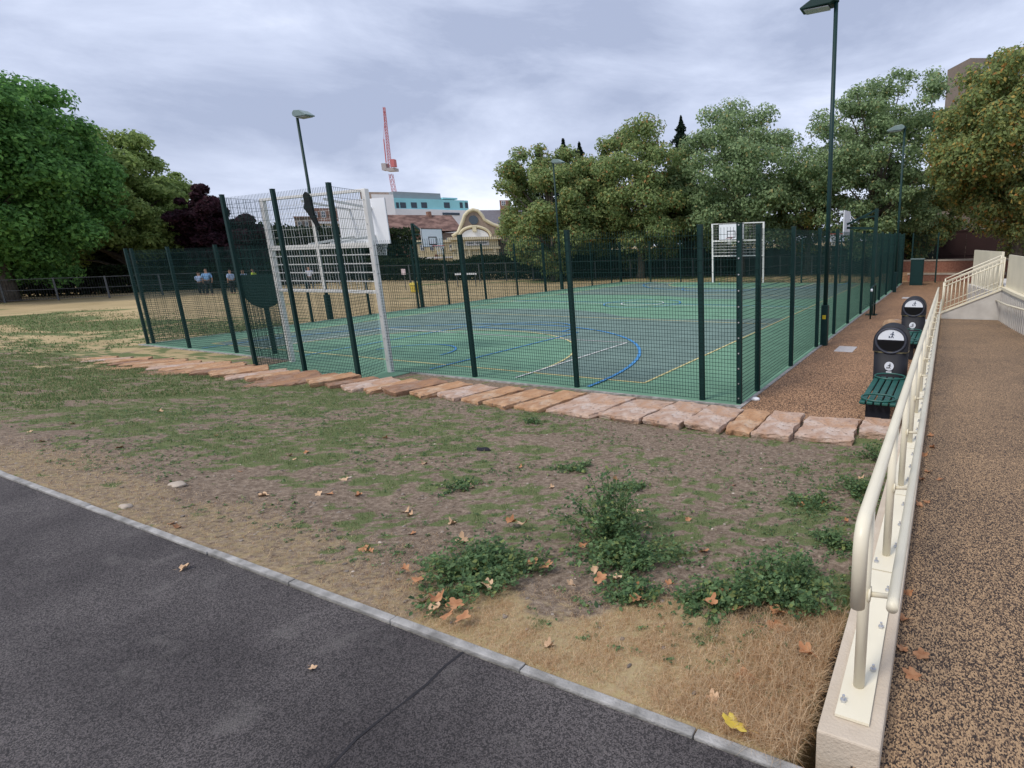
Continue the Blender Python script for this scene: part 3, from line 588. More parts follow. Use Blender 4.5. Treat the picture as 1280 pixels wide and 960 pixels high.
# ------------------------------------------------------------------ litter bins, benches, small court-side things
BLKP = mat('bin_plastic', (.012, .013, .019), .6, var=.15, scale=4, spec=.3); BLKG = mat('bin_hood', (.05, .055, .075), .5, var=.1); EMB = mat('emblem_white', (.72, .76, .82), .4, var=.03)
GOLD = mat('gold_band', (.25, .22, .12), .4, var=.1)
def bin_(loc, label):
    t = thing('litter_bin', label, 'litter bin', loc, 0, 'litter bins beside the ramp')
    def rr(w, d, n=24, e=3.2):
        return [(w*math.copysign(abs(math.cos(a))**(2/e), math.cos(a)), d*math.copysign(abs(math.sin(a))**(2/e), math.sin(a))) for a in np.linspace(0, 2*math.pi, n, endpoint=False)]
    def lathe(levels, w, d):
        V = []; Fc = []; n = 24
        for z, s_ in levels: V += [(x*s_, y*s_, z) for x, y in rr(w, d)]
        for i in range(len(levels)-1):
            for k in range(n): Fc.append((i*n+k, i*n+(k+1) % n, (i+1)*n+(k+1) % n, (i+1)*n+k))
        Fc.append(tuple(range(n))[::-1]); Fc.append(tuple((len(levels)-1)*n+k for k in range(n))); return MB().add(V, Fc)
    lathe([(0, .93), (.03, .97), (.1, .97), (.75, 1)], .29, .26).build('body', BLKP, t, True)
    lathe([(.751, 1.015), (.775, 1.015)], .29, .26).build('band', GOLD, t)
    # hood: arched front with depth
    A = np.linspace(0, math.pi, 22); front = [(-.29, 0, .776)]+[(-.29*math.cos(a), 0, .94+.29*math.sin(a)) for a in A]+[(.29, 0, .776)]
    mb = MB(); n = len(front); V = []; Fc = []
    for yv, s_ in ((-.255, .95), (-.24, 1), (.2, 1), (.26, .93)):
        V += [(x*s_, yv, .776+(z-.776)*s_) for x, _, z in front]
    for i in range(3):
        for k in range(n-1): Fc.append((i*n+k, (i+1)*n+k, (i+1)*n+k+1, i*n+k+1))
    Fc.append(tuple(range(n))); Fc.append(tuple(3*n+k for k in range(n))[::-1]); Fc += [(0, 3*n, 4*n-1, n-1)]
    MB().add(V, Fc).build('hood', BLKP, t)
    rim = [(.245*math.cos(a), -.262, .97+.215*math.sin(a)) for a in np.linspace(0, 2*math.pi, 37)]
    MB().tube(rim, .018, 6, False).build('opening_rim', BLKG, t, True)
    MB().prism([(-.215, 0, .985)]+[(-.215*math.cos(a), 0, .985+.185*math.sin(a)) for a in A[1:-1]]+[(.215, 0, .985)], (0, -.262, 0), (0, -.256, 0)).build('flap', EMB, t)
    MB().prism([(.215*math.cos(a), 0, .965-.175*math.sin(a)) for a in A], (0, -.258, 0), (0, -.256, 0)).build('opening', mat('bin_opening', (.002, .002, .003), .9), t)
    def man(cx_, cz, s_, yq, m, par):
        mb = MB(); mb.tube([(cx_+.01*s_, yq, cz+.045*s_), (cx_+.01*s_, yq-.003, cz+.045*s_)], .011*s_, 8)
        for a, b in (((.008, .03), (.0, -.01)), ((0, -.01), (.02, -.045)), ((0, -.01), (-.02, -.045)), ((.006, .025), (-.03, .01)), ((.006, .025), (.028, .0))):
            mb.bar((cx_+a[0]*s_, yq-.0015, cz+a[1]*s_), (cx_+b[0]*s_, yq-.0015, cz+b[1]*s_), .003, .011*s_)
        mb.box(cx_-.05*s_, yq-.003, cz-.045*s_, cx_-.032*s_, yq, cz-.015*s_); mb.build('pictogram', m, par)
    man(.02, 1.07, 1.1, -.264, mat('pictogram_blue', (.03, .05, .1), .5), t)
    d = MB().tube([(0, -.258, .52), (0, -.268, .52)], .078, 24).build('emblem', EMB, t); man(.005, .52, .9, -.27, BLKP, d)
    MB().box(-.045, -.262, .405, .045, -.256, .425).build('lock_plate', EMB, t)
    MB().box(-.2, -.2, 0, .2, .2, .012).build('base_plate', BLKP, t)
    return t
b1 = bin_((2.24, 1.75, .012), 'nearer black litter bin with white half-round flap')
b2 = copy_tree(b1); b2.location = (2.24, 7.1, .012); b2['label'] = 'farther black litter bin with white half-round flap'
BG = mat('bench_green', (.012, .085, .07), .4, var=.15, scale=5, spec=.5)
def bench(loc, label):
    t = thing('bench', label, 'bench', loc, 0, 'benches beside the ramp')
    for k in range(5):
        x = -.20+k*.105; MB().box(x, 0, .425, x+.082, 1.75, .46).build('slat', BG, t, bevel=.008)
    for y in (.12, 1.6):
        f = MB().box(-.2, y, .385, .3, y+.05, .424).box(-.12, y, .05, .22, y+.05, .385).box(-.16, y-.02, 0, .26, y+.07, .02).build('leg_frame', BLKP, t)
        pts = [(.33*math.cos(a)*.8+.08, y+.02-.06*0, .50+.0*a) for a in (0,)]
        lp = [(.05+.24*math.cos(a), y+.06+.13*math.sin(a), .49+.02*math.sin(a)) for a in np.linspace(0, 2*math.pi, 25)]
        MB().tube(lp, .014, 6, False).build('arm_loop', BG, t, True)
    return t
bn = bench((2.26, -.66, -.03), 'nearer green slatted bench below the handrail')
bn2 = copy_tree(bn); bn2.location = (2.2, 4.75, -.03); bn2['label'] = 'farther green slatted bench before the second bin'
# far bin / cabinet pair
t = thing('utility_cabinet', 'dark green upright cabinet with pale lid edge at the fence end', 'cabinet', (.95, 28.2, 0))
MB().box(-.35, -.3, 0, .35, .3, 1.5).build('body', LG, t, bevel=.02); MB().box(-.38, -.33, 1.502, .38, .33, 1.55).build('lid', LGR, t); MB().box(-.3, -.31, .1, .3, -.303, 1.4).build('door', LG, t)
t = thing('cycle_hoop', 'slim green steel hoop standing by the fence on brown path', 'barrier', (.55, 11.9, 0))
MB().tube([(0, -.0, 0), (0, 0, 1.0), (.0, .08, 1.12), (0, .9, 1.12), (0, 1.0, 1.0), (0, 1.0, .0)], .03, 10).build('hoop', LG, t, True); MB().tube([(0, 0, .45), (0, 1, .45)], .02, 8).build('cross_rail', LG, t, True)
MB().tube([(-.03, .0, 1.0), (.03, 0, 1.0)], .05, 8).build('reflector', EMB, t)
mb = MB().box(.55, 5.4, .0, 1.0, 6.2, .018); tag(mb.build('manhole_cover', mat('cover_grey', (.42, .40, .40), .7, var=.1, scale=12), bevel=.004), 'pale grey rectangular cover set in the brown path near the lamp', 'manhole cover')
mb = MB().box(.9, 19.6, .0, 1.7, 20.3, .018); tag(mb.build('manhole_cover', bpy.data.materials['cover_grey'], bevel=.004), 'farther pale rectangular cover in the brown path beyond the bins', 'manhole cover')
mb = MB().box(1.25, 11.6, .0, 1.5, 11.9, .02); tag(mb.build('manhole_cover', bpy.data.materials['cover_grey']), 'tiny pale cover in the brown path beside the green hoop', 'manhole cover')
def rock(name, loc, r, m, label, cat, sq=(1, 1, .6), seed=1):
    bm = bmesh.new(); bmesh.ops.create_icosphere(bm, subdivisions=3, radius=r); rr_ = random.Random(seed); off = [rr_.uniform(0, 9) for _ in range(3)]
    from mathutils import noise as nz
    for v in bm.verts:
        k = 1+.35*nz.noise(v.co/r*1.1+Vector(off))+.1*nz.noise(v.co/r*4); v.co = Vector((v.co.x*k*sq[0], v.co.y*k*sq[1], v.co.z*k*sq[2]))
    me = bpy.data.meshes.new(name); bm.to_mesh(me); bm.free(); me.materials.append(m); o = bpy.data.objects.new(name, me); COL.objects.link(o); o.location = loc
    for p in me.polygons: p.use_smooth = True
    return tag(o, label, cat) if label else o
rock('boulder', (1.68, 8.2, .18), .36, mat('sandy_rock', (.24, .15, .09), .9, col2=(.42, .29, .18), scale=6, bump=.5), 'sandy boulder on the brown path behind the nearer bin', 'boulder', sq=(1, .9, .95), seed=5)
t = thing('white_box', 'small white box on the ground between far bin and rail', 'box', (2.53, 9.6, .012)); MB().box(-.18, -.2, 0, .18, .2, .28).build('body', BRD, t, bevel=.01); MB().box(-.19, -.21, .282, .19, .21, .31).build('lid', BRD, t, bevel=.008)
rock('pale_stone', (.18, .33, .03), .06, BRD, 'white rubble piece at the foot of the second corner fence post', 'stone', (1.3, .8, .6), 3)
# low brick terraces at the far end
BRK = mat('brick_red', (.19, .075, .05), .9, col2=(.32, .16, .11), scale=9); CAPS = mat('stone_cap', (.40, .34, .28), .85, var=.15)
for y, z0, z1, x0_, x1_, lb in ((31.6, 0, .42, .2, 6, 'lower red brick terrace wall with pale cap at the far path end'), (36.5, .3, 1.1, -1.5, 9, 'upper red brick terrace wall with pale cap before the brown hoarding')):
    t = thing('brick_wall', lb, 'wall', (x0_, y, 0)); MB().box(0, 0, 0, x1_-x0_, .3, z1).build('brickwork', BRK, t); MB().box(-.03, -.04, z1+.002, x1_-x0_, .36, z1+.09).build('cap', CAPS, t)
tag(MB().box(-1.5, 32, -.1, 12, 36.5, .35).build('terrace', RESIN), kind='structure'); tag(MB().box(-1.5, 36.8, -.1, 14, 46, .95).build('terrace', bpy.data.materials['ground']), kind='structure')

# ------------------------------------------------------------------ boundary: hoardings, hedge, railings
HB = mat('hoarding_dark', (.012, .012, .018), .8, var=.2, scale=.8); HBR = mat('hoarding_brown', (.030, .013, .012), .8, var=.2, scale=.8); GALV = mat('galvanised', (.10, .105, .11), .6, metal=.3, var=.2)
def hoarding(p, q, z0, z1, m, label, name='hoarding', step=2.4):
    p = Vector(p); q = Vector(q); d = q-p; n = max(1, round(d.length/step)); t = thing(name, label, 'hoarding', (p.x, p.y, z0), math.atan2(d.y, d.x)); L_ = d.length
    for k in range(n): MB().box(L_*k/n+.01, 0, 0, L_*(k+1)/n-.01, .04, z1-z0).build('panel', m, t)
    MB().box(0, -.05, z1-z0-.14, L_, -.001, z1-z0-.05).box(0, -.05, .3, L_, -.001, .4).build('rail', m, t)
    return t
hoarding((-31, 32.4), (-19, 37.6), 0, 1.9, HB, 'black site hoarding behind the hedge left of the plane trees')
hoarding((-18.9, 37.65), (-1.5, 41.5), 0, 2.25, HB, 'black site hoarding behind the far goal')
hoarding((-1.5, 46.2), (16, 47.5), .9, 3.3, HBR, 'dark brown hoarding above the brick terraces at the path end')
def railing(p, q, h, label, sp_=2.75, off=.6):
    p = Vector(p); q = Vector(q); d = q-p; L_ = d.length; n = round(L_/sp_); t = thing('railing', label, 'railing', (p.x, p.y, 0), math.atan2(d.y, d.x))
    for k in range(n+1): MB().box(L_*k/n-.045, -.045, 0, L_*k/n+.045, .045, h+.02).build('post', GALV, t)
    MB().box(0, -.02, h-.05, L_, .02, h-.01).box(0, -.015, h*.5, L_, .015, h*.5+.03).box(0, -.015, .12, L_, .015, .15).build('rail', GALV, t)
    mb = MB()
    k = 0
    while k < L_:
        mb.box(k-.008, -.008, .12, k+.008, .008, h-.05); k += .14
    mb.build('bars', mat('railing_black', (.012, .013, .016), .6), t)
RLP = [(-62, -2), (-51.5, 10.6), (-43.4, 26.0), (-34.4, 29.3), (-27.6, 31.8), (-19.5, 35.8), (-12.5, 37.4), (-2.5, 38.8)]
for i, lb in enumerate(['park railing at far left under the big dark tree', 'park railing in front of the people in blue shirts', 'park railing behind the tall goal recess', 'park railing behind the far side backboard', 'park railing before the gabled building', 'park railing before the left plane trees', 'park railing behind the far goal']):
    railing(RLP[i], RLP[i+1], 1.55, lb)

# ------------------------------------------------------------------ foliage
def leaf_mat(name, trans=.5, rough=.6):
    m = bpy.data.materials.new(name); m.use_nodes = True; t = m.node_tree; b = t.nodes['Principled BSDF']; b.inputs['Roughness'].default_value = rough; b.inputs['Specular IOR Level'].default_value = .2
    a = t.nodes.new('ShaderNodeAttribute'); a.attribute_name = 'Col'; t.links.new(a.outputs['Color'], b.inputs['Base Color'])
    tr = t.nodes.new('ShaderNodeBsdfTranslucent'); t.links.new(a.outputs['Color'], tr.inputs['Color']); mx = t.nodes.new('ShaderNodeMixShader'); mx.inputs[0].default_value = trans
    t.links.new(b.outputs[0], mx.inputs[1]); t.links.new(tr.outputs[0], mx.inputs[2]); t.links.new(mx.outputs[0], t.nodes['Material Output'].inputs[0]); return m
LEAF = leaf_mat('foliage'); BARK = mat('bark', (.07, .055, .042), .95, col2=(.16, .14, .115), scale=6, bump=.8, bscale=20)
PAL = {
 'plane': [((.085, .115, .045), .46), ((.12, .145, .06), .28), ((.055, .08, .034), .17), ((.155, .125, .045), .07), ((.14, .075, .03), .02)],
 'plane_gold': [((.085, .11, .042), .44), ((.12, .135, .05), .25), ((.055, .072, .032), .15), ((.18, .135, .04), .12), ((.17, .085, .028), .04)],
 'plane_grey': [((.09, .125, .062), .47), ((.125, .165, .085), .28), ((.058, .085, .045), .21), ((.15, .135, .06), .04)],
 'lime': [((.045, .10, .028), .5), ((.075, .15, .04), .3), ((.028, .065, .02), .2)],
 'light': [((.10, .14, .045), .5), ((.14, .18, .06), .3), ((.065, .095, .03), .2)],
 'plum': [((.035, .014, .022), .6), ((.055, .022, .032), .3), ((.02, .012, .016), .1)],
 'conifer': [((.014, .030, .020), .6), ((.022, .042, .026), .4)],
 'hedge': [((.025, .045, .018), .6), ((.045, .07, .025), .3), ((.015, .025, .012), .1)],
 'weed': [((.06, .105, .045), .45), ((.10, .155, .07), .3), ((.035, .065, .032), .13), ((.14, .17, .06), .12)],
}
GAIN = {'lime': 2.8, 'light': 2.5, 'hedge': .8, 'weed': 1.9, 'plum': 1.2, 'conifer': 1.1}
def leaf_quads(C_, Nn, size, droop=0, asp=.75):
    n = len(C_); r1 = rng.normal(size=(n, 3)); t1 = np.cross(Nn, r1); t1 /= np.linalg.norm(t1, axis=1)[:, None]+1e-9; t2 = np.cross(Nn, t1); t2 /= np.linalg.norm(t2, axis=1)[:, None]+1e-9
    s_ = (size*rng.uniform(.6, 1.35, n))[:, None]
    V = np.stack([C_-t1*s_*.5, C_-t2*s_*asp*.42+Nn*s_*.08, C_+t1*s_*.55, C_+t2*s_*asp*.42+Nn*s_*.08], 1)
    return V.reshape(-1, 3)
def pal_cols(n, pal, rep=4, vary=.22):
    cs = np.array([c for c, _ in PAL[pal]]); ps = np.array([p for _, p in PAL[pal]]); ps = ps/ps.sum()
    c = cs[rng.choice(len(cs), n, p=ps)]*GAIN.get(pal, 2.8)*rng.uniform(1-vary, 1+vary, (n, 1)); return np.repeat(np.hstack([c, np.ones((n, 1))]), rep, 0)
def crown_points(cx_, cy_, z0, z1, rx, ry, nl, clumps, shape='round', cl_r=.2, open_=.0, seed=0):
    g = np.random.default_rng(seed); cz = (z0+z1)/2; rz_ = (z1-z0)/2; CP = []
    while len(CP) < clumps:
        p = g.uniform(-1, 1, 3); r = np.linalg.norm(p)
        if r > 1 or r < .38: continue
        if shape == 'round': k = 1.
        elif shape == 'cone': k = .12+.95*(1-(p[2]+1)/2)
        elif shape == 'dome': k = 1. if p[2] < .1 else 1-.18*p[2]; 
        if shape == 'dome' and p[2] < 0: p = p/r*max(r, .75)
        # lumpy outline
        a = math.atan2(p[1], p[0]); k *= 1.04+.07*math.sin(3*a+seed)+.07*math.sin(5*a+2*seed+3*p[2])+.05*math.sin(7*p[2]+seed)
        CP.append((cx_+p[0]*rx*k, cy_+p[1]*ry*k, cz+p[2]*rz_*(.95+.1*math.sin(4*a+seed))))
    CP = np.array(CP); crs = g.uniform(.7, 1.4, clumps)*cl_r*(rx+rz_)/2
    idx = g.choice(clumps, nl, p=crs**2/np.sum(crs**2)); d = g.normal(size=(nl, 3)); d[:, 2] = d[:, 2]*.8+.25; d /= np.linalg.norm(d, axis=1)[:, None]
    rad = (g.uniform(0, 1, nl)**.5)*1.2; P_ = CP[idx]+d*(crs[idx]*rad)[:, None]*np.array([1, 1, .72])
    Nn = d+g.normal(size=(nl, 3))*.55+np.array([0, 0, .35]); Nn /= np.linalg.norm(Nn, axis=1)[:, None]
    return P_, Nn, CP
def tree(name, label, u, dist, vtop, vbot, hw, pal, nl=16000, leaf=.3, clumps=60, shape='round', trunk=.35, cat='tree', group=None, cl_r=.2, xy=None, ground=0, depth=.9, seed=None, limbs=14):
    seed = seed if seed is not None else int(u*3+dist) % 97; nl = int(nl*2.7) if cat == 'tree' and pal != 'conifer' else nl; leaf *= .84 if cat == 'tree' else 1; clumps = int(clumps*1.7); cl_r *= .86
    if xy: X, Y = xy
    else: p = far(u, 330, dist); X, Y = p.x, p.y
    q = pxm(X, Y, 6); z1 = hgt(vtop, X, Y); z0 = max(ground+.3, hgt(vbot, X, Y)); rx = hw/q
    t = thing(name, label, cat, (X, Y, ground), 0, group)
    P_, Nn, CP = crown_points(0, 0, z0, z1, rx, rx*depth, nl, clumps, shape, cl_r, seed=seed); P_[:, 2] -= 0
    if pal == 'conifer':
        g = np.random.default_rng(seed); tt = g.uniform(0, 1, nl)**1.3; lay = np.mod(tt*11, 1); a = np.floor(g.uniform(0, 9, nl))*.698+np.floor(tt*11)*.9+g.normal(size=nl)*.12
        rr_ = rx*(1-tt)*(1.1-.7*lay)*g.uniform(.1, 1, nl)**.6; P_ = np.stack([rr_*np.cos(a), rr_*np.sin(a), z0+(z1-z0)*tt+.22*rr_+g.normal(size=nl)*.08], 1)
    V = leaf_quads(P_, Nn, leaf); Fq = np.arange(len(V)).reshape(-1, 4)
    fast_mesh('crown', V-np.array([0, 0, ground]), Fq, LEAF, t, pal_cols(nl, pal), smooth=False)
    mb = MB(); zc_ = z0+(z1-z0)*.35
    mb.tube([(0, 0, -.2), (trunk*.2, .1, z0*.6), (trunk*.3, .15, zc_), (0, 0, z0+(z1-z0)*.85)], [trunk*1.25, trunk*.9, trunk*.65, trunk*.12], 9)
    for k in range(min(limbs, len(CP))):
        c = CP[k]; zb = max(z0*.6, min(zc_+(z1-z0)*.25, z0+(c[2]-z0)*.45)); mid = Vector((c[0]*.5, c[1]*.5, (zb+c[2])/2+.2))
        mb.tube([(0, 0, zb), mid, tuple(c)], [trunk*.42, trunk*.25, trunk*.08], 6)
    mb.build('trunk', BARK, t, True, off=(0, 0, ground))
    return t
tree('lime_tree', 'huge dark green tree filling the left edge', -4, 62, 52, 356, 128, 'lime', 60000, .33, 190, 'dome', .6, cl_r=.17, seed=3)
tree('plane_tree', 'yellowish green tree right behind the huge dark left tree', 158, 70, 158, 348, 84, 'light', 20000, .38, 70, 'round', .4, cl_r=.2)
tree('plane_tree', 'small light tree between the yellowish tree and the purple ones', 220, 74, 204, 345, 42, 'light', 9000, .36, 36, 'round', .3)
tree('plum_tree', 'purple tree seen through a gap in the left trees', 128, 78, 215, 348, 36, 'plum', 9000, .4, 36, 'round', .3)
tree('plum_tree', 'taller dark purple tree at the left fence corner', 264, 66, 236, 340, 32, 'plum', 11000, .34, 40, 'round', .3)
tree('plum_tree', 'wider dark purple tree seen through the tall mesh', 304, 66, 262, 350, 38, 'plum', 11000, .34, 40, 'round', .3)
G2 = 'plane trees beyond the hoarding'
tree('plane_tree', 'rounded plane tree standing right of the gabled building', 692, 50, 178, 340, 64, 'plane', 20000, .27, 75, 'round', .35, group=G2, seed=12)
tree('plane_tree', 'middle plane tree behind the thin lamp post', 800, 50, 160, 330, 78, 'plane', 22000, .27, 80, 'round', .35, group=G2, seed=23)
tree('plane_tree', 'tall greyish plane tree behind the far goal', 925, 49, 136, 326, 84, 'plane_grey', 24000, .27, 85, 'round', .38, group=G2, seed=5)
tree('plane_tree', 'low golden plane tree peeping behind the far goal fence', 1008, 50, 205, 326, 44, 'plane_gold', 9000, .27, 42, 'round', .3, group=G2, seed=31)
tree('plane_tree', 'airy tall plane tree between the two right lamp posts', 1092, 46, 76, 318, 84, 'plane_grey', 24000, .24, 120, 'round', .33, group=G2, cl_r=.15, seed=8, limbs=26)
tree('plane_tree', 'huge golden plane tree at the right edge', 1268, 40, 48, 314, 108, 'plane_gold', 42000, .25, 150, 'round', .4, group=G2, cl_r=.17, seed=14)
tree('plane_tree', 'low bushy golden tree under the airy tall tree', 1130, 52, 232, 322, 60, 'plane_gold', 14000, .27, 55, 'round', .3, group=G2, seed=41)
tree('plane_tree', 'low shaded plane tree between the middle pair', 862, 53, 215, 326, 52, 'plane', 12000, .27, 50, 'round', .3, group=G2, seed=51)
tree('plane_tree', 'low plane tree filling between the left pair', 745, 53, 225, 330, 46, 'plane', 12000, .27, 50, 'round', .3, group=G2, seed=52)
for u, v, d, lb in ((855, 147, 66, 'tallest dark conifer spire above the middle trees'), (733, 180, 66, 'dark conifer tip between two plane trees'), (714, 175, 68, 'dark conifer tip above the left plane tree'), (762, 184, 68, 'small dark conifer tip left of the middle plane tree'), (684, 182, 70, 'leftmost dark conifer tip behind the left plane tree')):
    tree('conifer', lb, u, d, v, 330, 60 if u != 855 else 75, 'conifer', 12000, .36, 60, 'cone', .25, group='conifers behind the plane trees', cl_r=.05)
# hedge along the railings: nobody could count its leaves
def hedge(pts, h0, h1, th, n, name, label, pal='hedge', leaf=.24):
    L_ = [0]; 
    for a, b in zip(pts[:-1], pts[1:]): L_.append(L_[-1]+math.dist(a, b))
    s_ = rng.uniform(0, L_[-1], n); X = np.interp(s_, L_, [p[0] for p in pts]); Y = np.interp(s_, L_, [p[1] for p in pts])
    hh = h0+(h1-h0)*fbm(s_, s_*0, .25, 4, 9); P_ = np.stack([X+rng.uniform(-th, th, n), Y+rng.uniform(-th, th, n), hh*rng.uniform(0, 1, n)**.8], 1)
    Nn = rng.normal(size=(n, 3)); Nn /= np.linalg.norm(Nn, axis=1)[:, None]
    V = leaf_quads(P_, Nn, leaf); o = fast_mesh(name, V, np.arange(len(V)).reshape(-1, 4), LEAF, None, pal_cols(n, pal), smooth=False)
    return tag(o, label, 'hedge')
off = [(-69, 2), (-58, 14), (-49, 30), (-35.5, 31.5), (-28.3, 33.6), (-20, 37.6), (-14, 39)]
hedge(off, 1.5, 2.5, .7, 60000, 'hedge', 'long dark hedge behind the park railings')
hedge([(-19, 41), (-8, 43), (6, 49), (22, 50)], 3.0, 4.6, .8, 12000, 'hedge', 'dark shrub belt behind the hoardings under the plane trees')
hedge([(-90, -15), (-66, 18), (-56, 40)], 4, 7, 2.5, 40000, 'hedge', 'dark undergrowth beneath the left trees', leaf=.5)
# bushes in front of the buildings
for u, d, vt, hw_, pal, lb in ((481, 72, 317, 10, 'hedge', 'dark bush below the brick terrace'), (388, 72, 300, 40, 'hedge', 'wide green bush before the mansion flats'), (430, 70, 312, 22, 'hedge', 'bush beside the mansion flats behind the white grid'), (350, 74, 300, 22, 'light', 'light bush left of the mansion flats'), (322, 66, 326, 16, 'light', 'light shrub behind the people at the railing')):
    tree('bush', lb, u, d, vt, 344, hw_, pal, 6000, .3, 24, 'round', .12, 'bush', cl_r=.28)

# ------------------------------------------------------------------ buildings far behind
BR1 = mat('brick_brown', (.20, .11, .08), .9, col2=(.30, .175, .13), scale=3); BR2 = mat('brick_grey_brown', (.24, .185, .15), .9, col2=(.34, .27, .22), scale=3)
CRS = mat('cream_stone', (.62, .56, .40), .8, var=.08, scale=2); WRN = mat('white_render', (.72, .73, .75), .7, var=.04, scale=1); CYN = mat('cyan_cladding', (.28, .62, .68), .5, var=.06, scale=.5)
GRC = mat('grey_cladding', (.27, .30, .32), .6, var=.05, scale=1); SLT = mat('slate_roof', (.13, .125, .14), .8, var=.15, scale=3); TIL = mat('clay_tiles', (.09, .05, .042), .9, col2=(.22, .135, .11), scale=1.1, thr=(.4, .62), detail=9)
GLZ = mat('window_glass', (.03, .05, .07), .12, var=.2, scale=1, spec=.6); YLW = mat('yellow_render', (.60, .52, .34), .8, var=.06, scale=1); TWR = mat('tower_brick', (.20, .165, .14), .85, var=.1, scale=2)
class Facade:
    """a local frame whose x runs along the facade; sizes are worked out in metres from the distance"""
    def __init__(s, name, label, u0, u1, d0, d1=None, cat='building', vref=300):
        d1 = d1 or d0; s.a = far(u0, vref, d0); s.b = far(u1, vref, d1); d = s.b-s.a; s.W = math.hypot(d.x, d.y); s.rz = math.atan2(d.y, d.x)
        s.t = thing(name, label, cat, (s.a.x, s.a.y, 0), s.rz); s.u0, s.u1 = u0, u1; s.p = (u0, d0, u1, d1)
    def x(s, u):                      # local x where sight column u meets the facade line
        r = ray(u, 300); ax, ay = s.a.x-CAMP.x, s.a.y-CAMP.y; dx, dy = math.cos(s.rz), math.sin(s.rz)
        den = r.x*dy-r.y*dx; return (ay*r.x-ax*r.y)/(-den) if abs(den) > 1e-9 else 0
    def z(s, v, u=None):
        X = s.x(u) if u is not None else s.W/2; return hgt(v, s.a.x+math.cos(s.rz)*X, s.a.y+math.sin(s.rz)*X)
    def box(s, name, u0, u1, v0, v1, y0, y1, m, par=None, zlo=None):
        um = (u0+u1)/2; x0_, x1_ = sorted((s.x(u0), s.x(u1))); z1 = s.z(v0, um); z0 = s.z(v1, um) if zlo is None else zlo
        return MB().box(x0_, y0, z0, x1_, y1, z1).build(name, m, par or s.t)
    def window(s, u0, u1, v0, v1, frame=WRN, bars=True):
        o = s.box('window', u0, u1, v0, v1, -.06, -.003, frame); um = (u0+u1)/2; x0_, x1_ = sorted((s.x(u0), s.x(u1))); z1, z0 = s.z(v0, um), s.z(v1, um); k = min(.12, (x1_-x0_)*.12)
        mb = MB()
        if bars: xm = (x0_+x1_)/2; zm = (z0+z1)/2; mb.box(x0_+k, -.075, z0+k, xm-k/2, -.062, zm-k/2).box(xm+k/2, -.075, z0+k, x1_-k, -.062, zm-k/2).box(x0_+k, -.075, zm+k/2, xm-k/2, -.062, z1-k).box(xm+k/2, -.075, zm+k/2, x1_-k, -.062, z1-k)
        else: mb.box(x0_+k, -.075, z0+k, x1_-k, -.062, z1-k)
        mb.build('pane', GLZ, o)
# brick terrace
f = Facade('brick_terrace', 'brown brick terrace with clay tile roof left of the gable', 486, 575, 82, 84, vref=310)
f.box('wall', 486, 532, 288, 330, 0, 9, BR1, zlo=0); f.box('wall', 532.3, 580, 291, 330, .4, 9, BR2, zlo=0)
xa, xb = f.x(486), f.x(580); za, zb = f.z(289, 500), f.z(266, 500)
MB().prism([(0, -.3, za), (0, 4.5, zb), (0, 9.3, za)], (xa, 0, 0), (xb, 0, 0)).build('roof', TIL, f.t)
f.box('chimney', 488, 493, 259, 280, 3.9, 5.1, BR1); f.box('chimney', 549, 553, 262, 280, 3.9, 5.1, BR1)
f.window(492, 501, 289, 305); f.window(504, 510, 293, 307); f.window(513, 519, 310, 322); f.window(558, 563, 298, 308)
f = Facade('cream_house', 'pale yellow rendered low building below the brick terrace', 519, 572, 74, vref=315)
f.box('wall', 519, 570, 303, 332, 0, 6, YLW, zlo=0); f.box('parapet', 518, 571, 300, 303, -.15, 6, CRS); f.box('base_band', 519, 570, 321, 323, -.1, -.003, WRN)
for u in (524, 536, 549, 561): f.window(u, u+5, 306, 313); 
f.box('door', 541, 545, 318, 330, -.08, -.003, BR1)
# gabled hall with cream stone trim
f = Facade('gabled_hall', 'brown brick hall with curved cream gable and arched porch', 566, 662, 72, 72, vref=310)
gz = lambda v, u=610: f.z(v, u)
prof = [(566, 296), (574, 291), (579, 281), (582, 275), (584, 270), (589, 265), (595, 262.5), (601, 264), (606, 270), (608, 275), (611, 277), (618, 281), (626, 284), (645, 284.5), (662, 285)]
outl = [(f.x(u), 0, gz(v, u)) for u, v in prof]
MB().prism([(outl[0][0], 0, 0)]+outl+[(outl[-1][0], 0, 0)], (0, .0, 0), (0, .5, 0)).build('gable_wall', BR2, f.t)
MB().tube([(x, -.05, z+.05) for x, _, z in outl], .19, 8).build('coping', CRS, f.t, True)
MB().box(f.x(572), .5, 0, f.x(662), 14, gz(300)).build('hall_body', BR2, f.t)
MB().prism([(f.x(572), 0, gz(300)), (f.x(597), 0, gz(278)), (f.x(662), 0, gz(300))], (0, .52, 0), (0, 14, 0)).build('roof', SLT, f.t)
c = f.x(594.5); zz = gz(275, 597)
MB().tube([(c, -.02, zz), (c, -.08, zz)], .5, 20).build('round_window', GLZ, f.t)
A = np.linspace(0, math.pi, 16); zc2 = gz(296, 597)
MB().tube([(c-1.75*math.cos(a), -.08, zc2+1.15*math.sin(a)) for a in A], .17, 6).build('arch', CRS, f.t)
MB().prism([(c-1.5*math.cos(a), 0, zc2+.85*math.sin(a)) for a in A], (0, -.06, 0), (0, -.01, 0)).build('arch_window', WRN, f.t)
MB().box(c-.22, -.3, gz(289), c+.22, -.1, gz(282)).build('keystone', CRS, f.t)
f.box('porch', 566, 622, 300, 330, -3, -.1, CRS, zlo=0); f.box('cornice', 562, 626, 297, 300, -3.4, -.1, CRS); f.box('string_course', 564, 624, 309, 311.5, -3.25, -3.003, CRS)
f.box('sign_band', 583, 611, 301.5, 307, -3.08, -3.003, WRN)
p = f.t
lets = MB(); x0_ = f.x(585); x1_ = f.x(609)
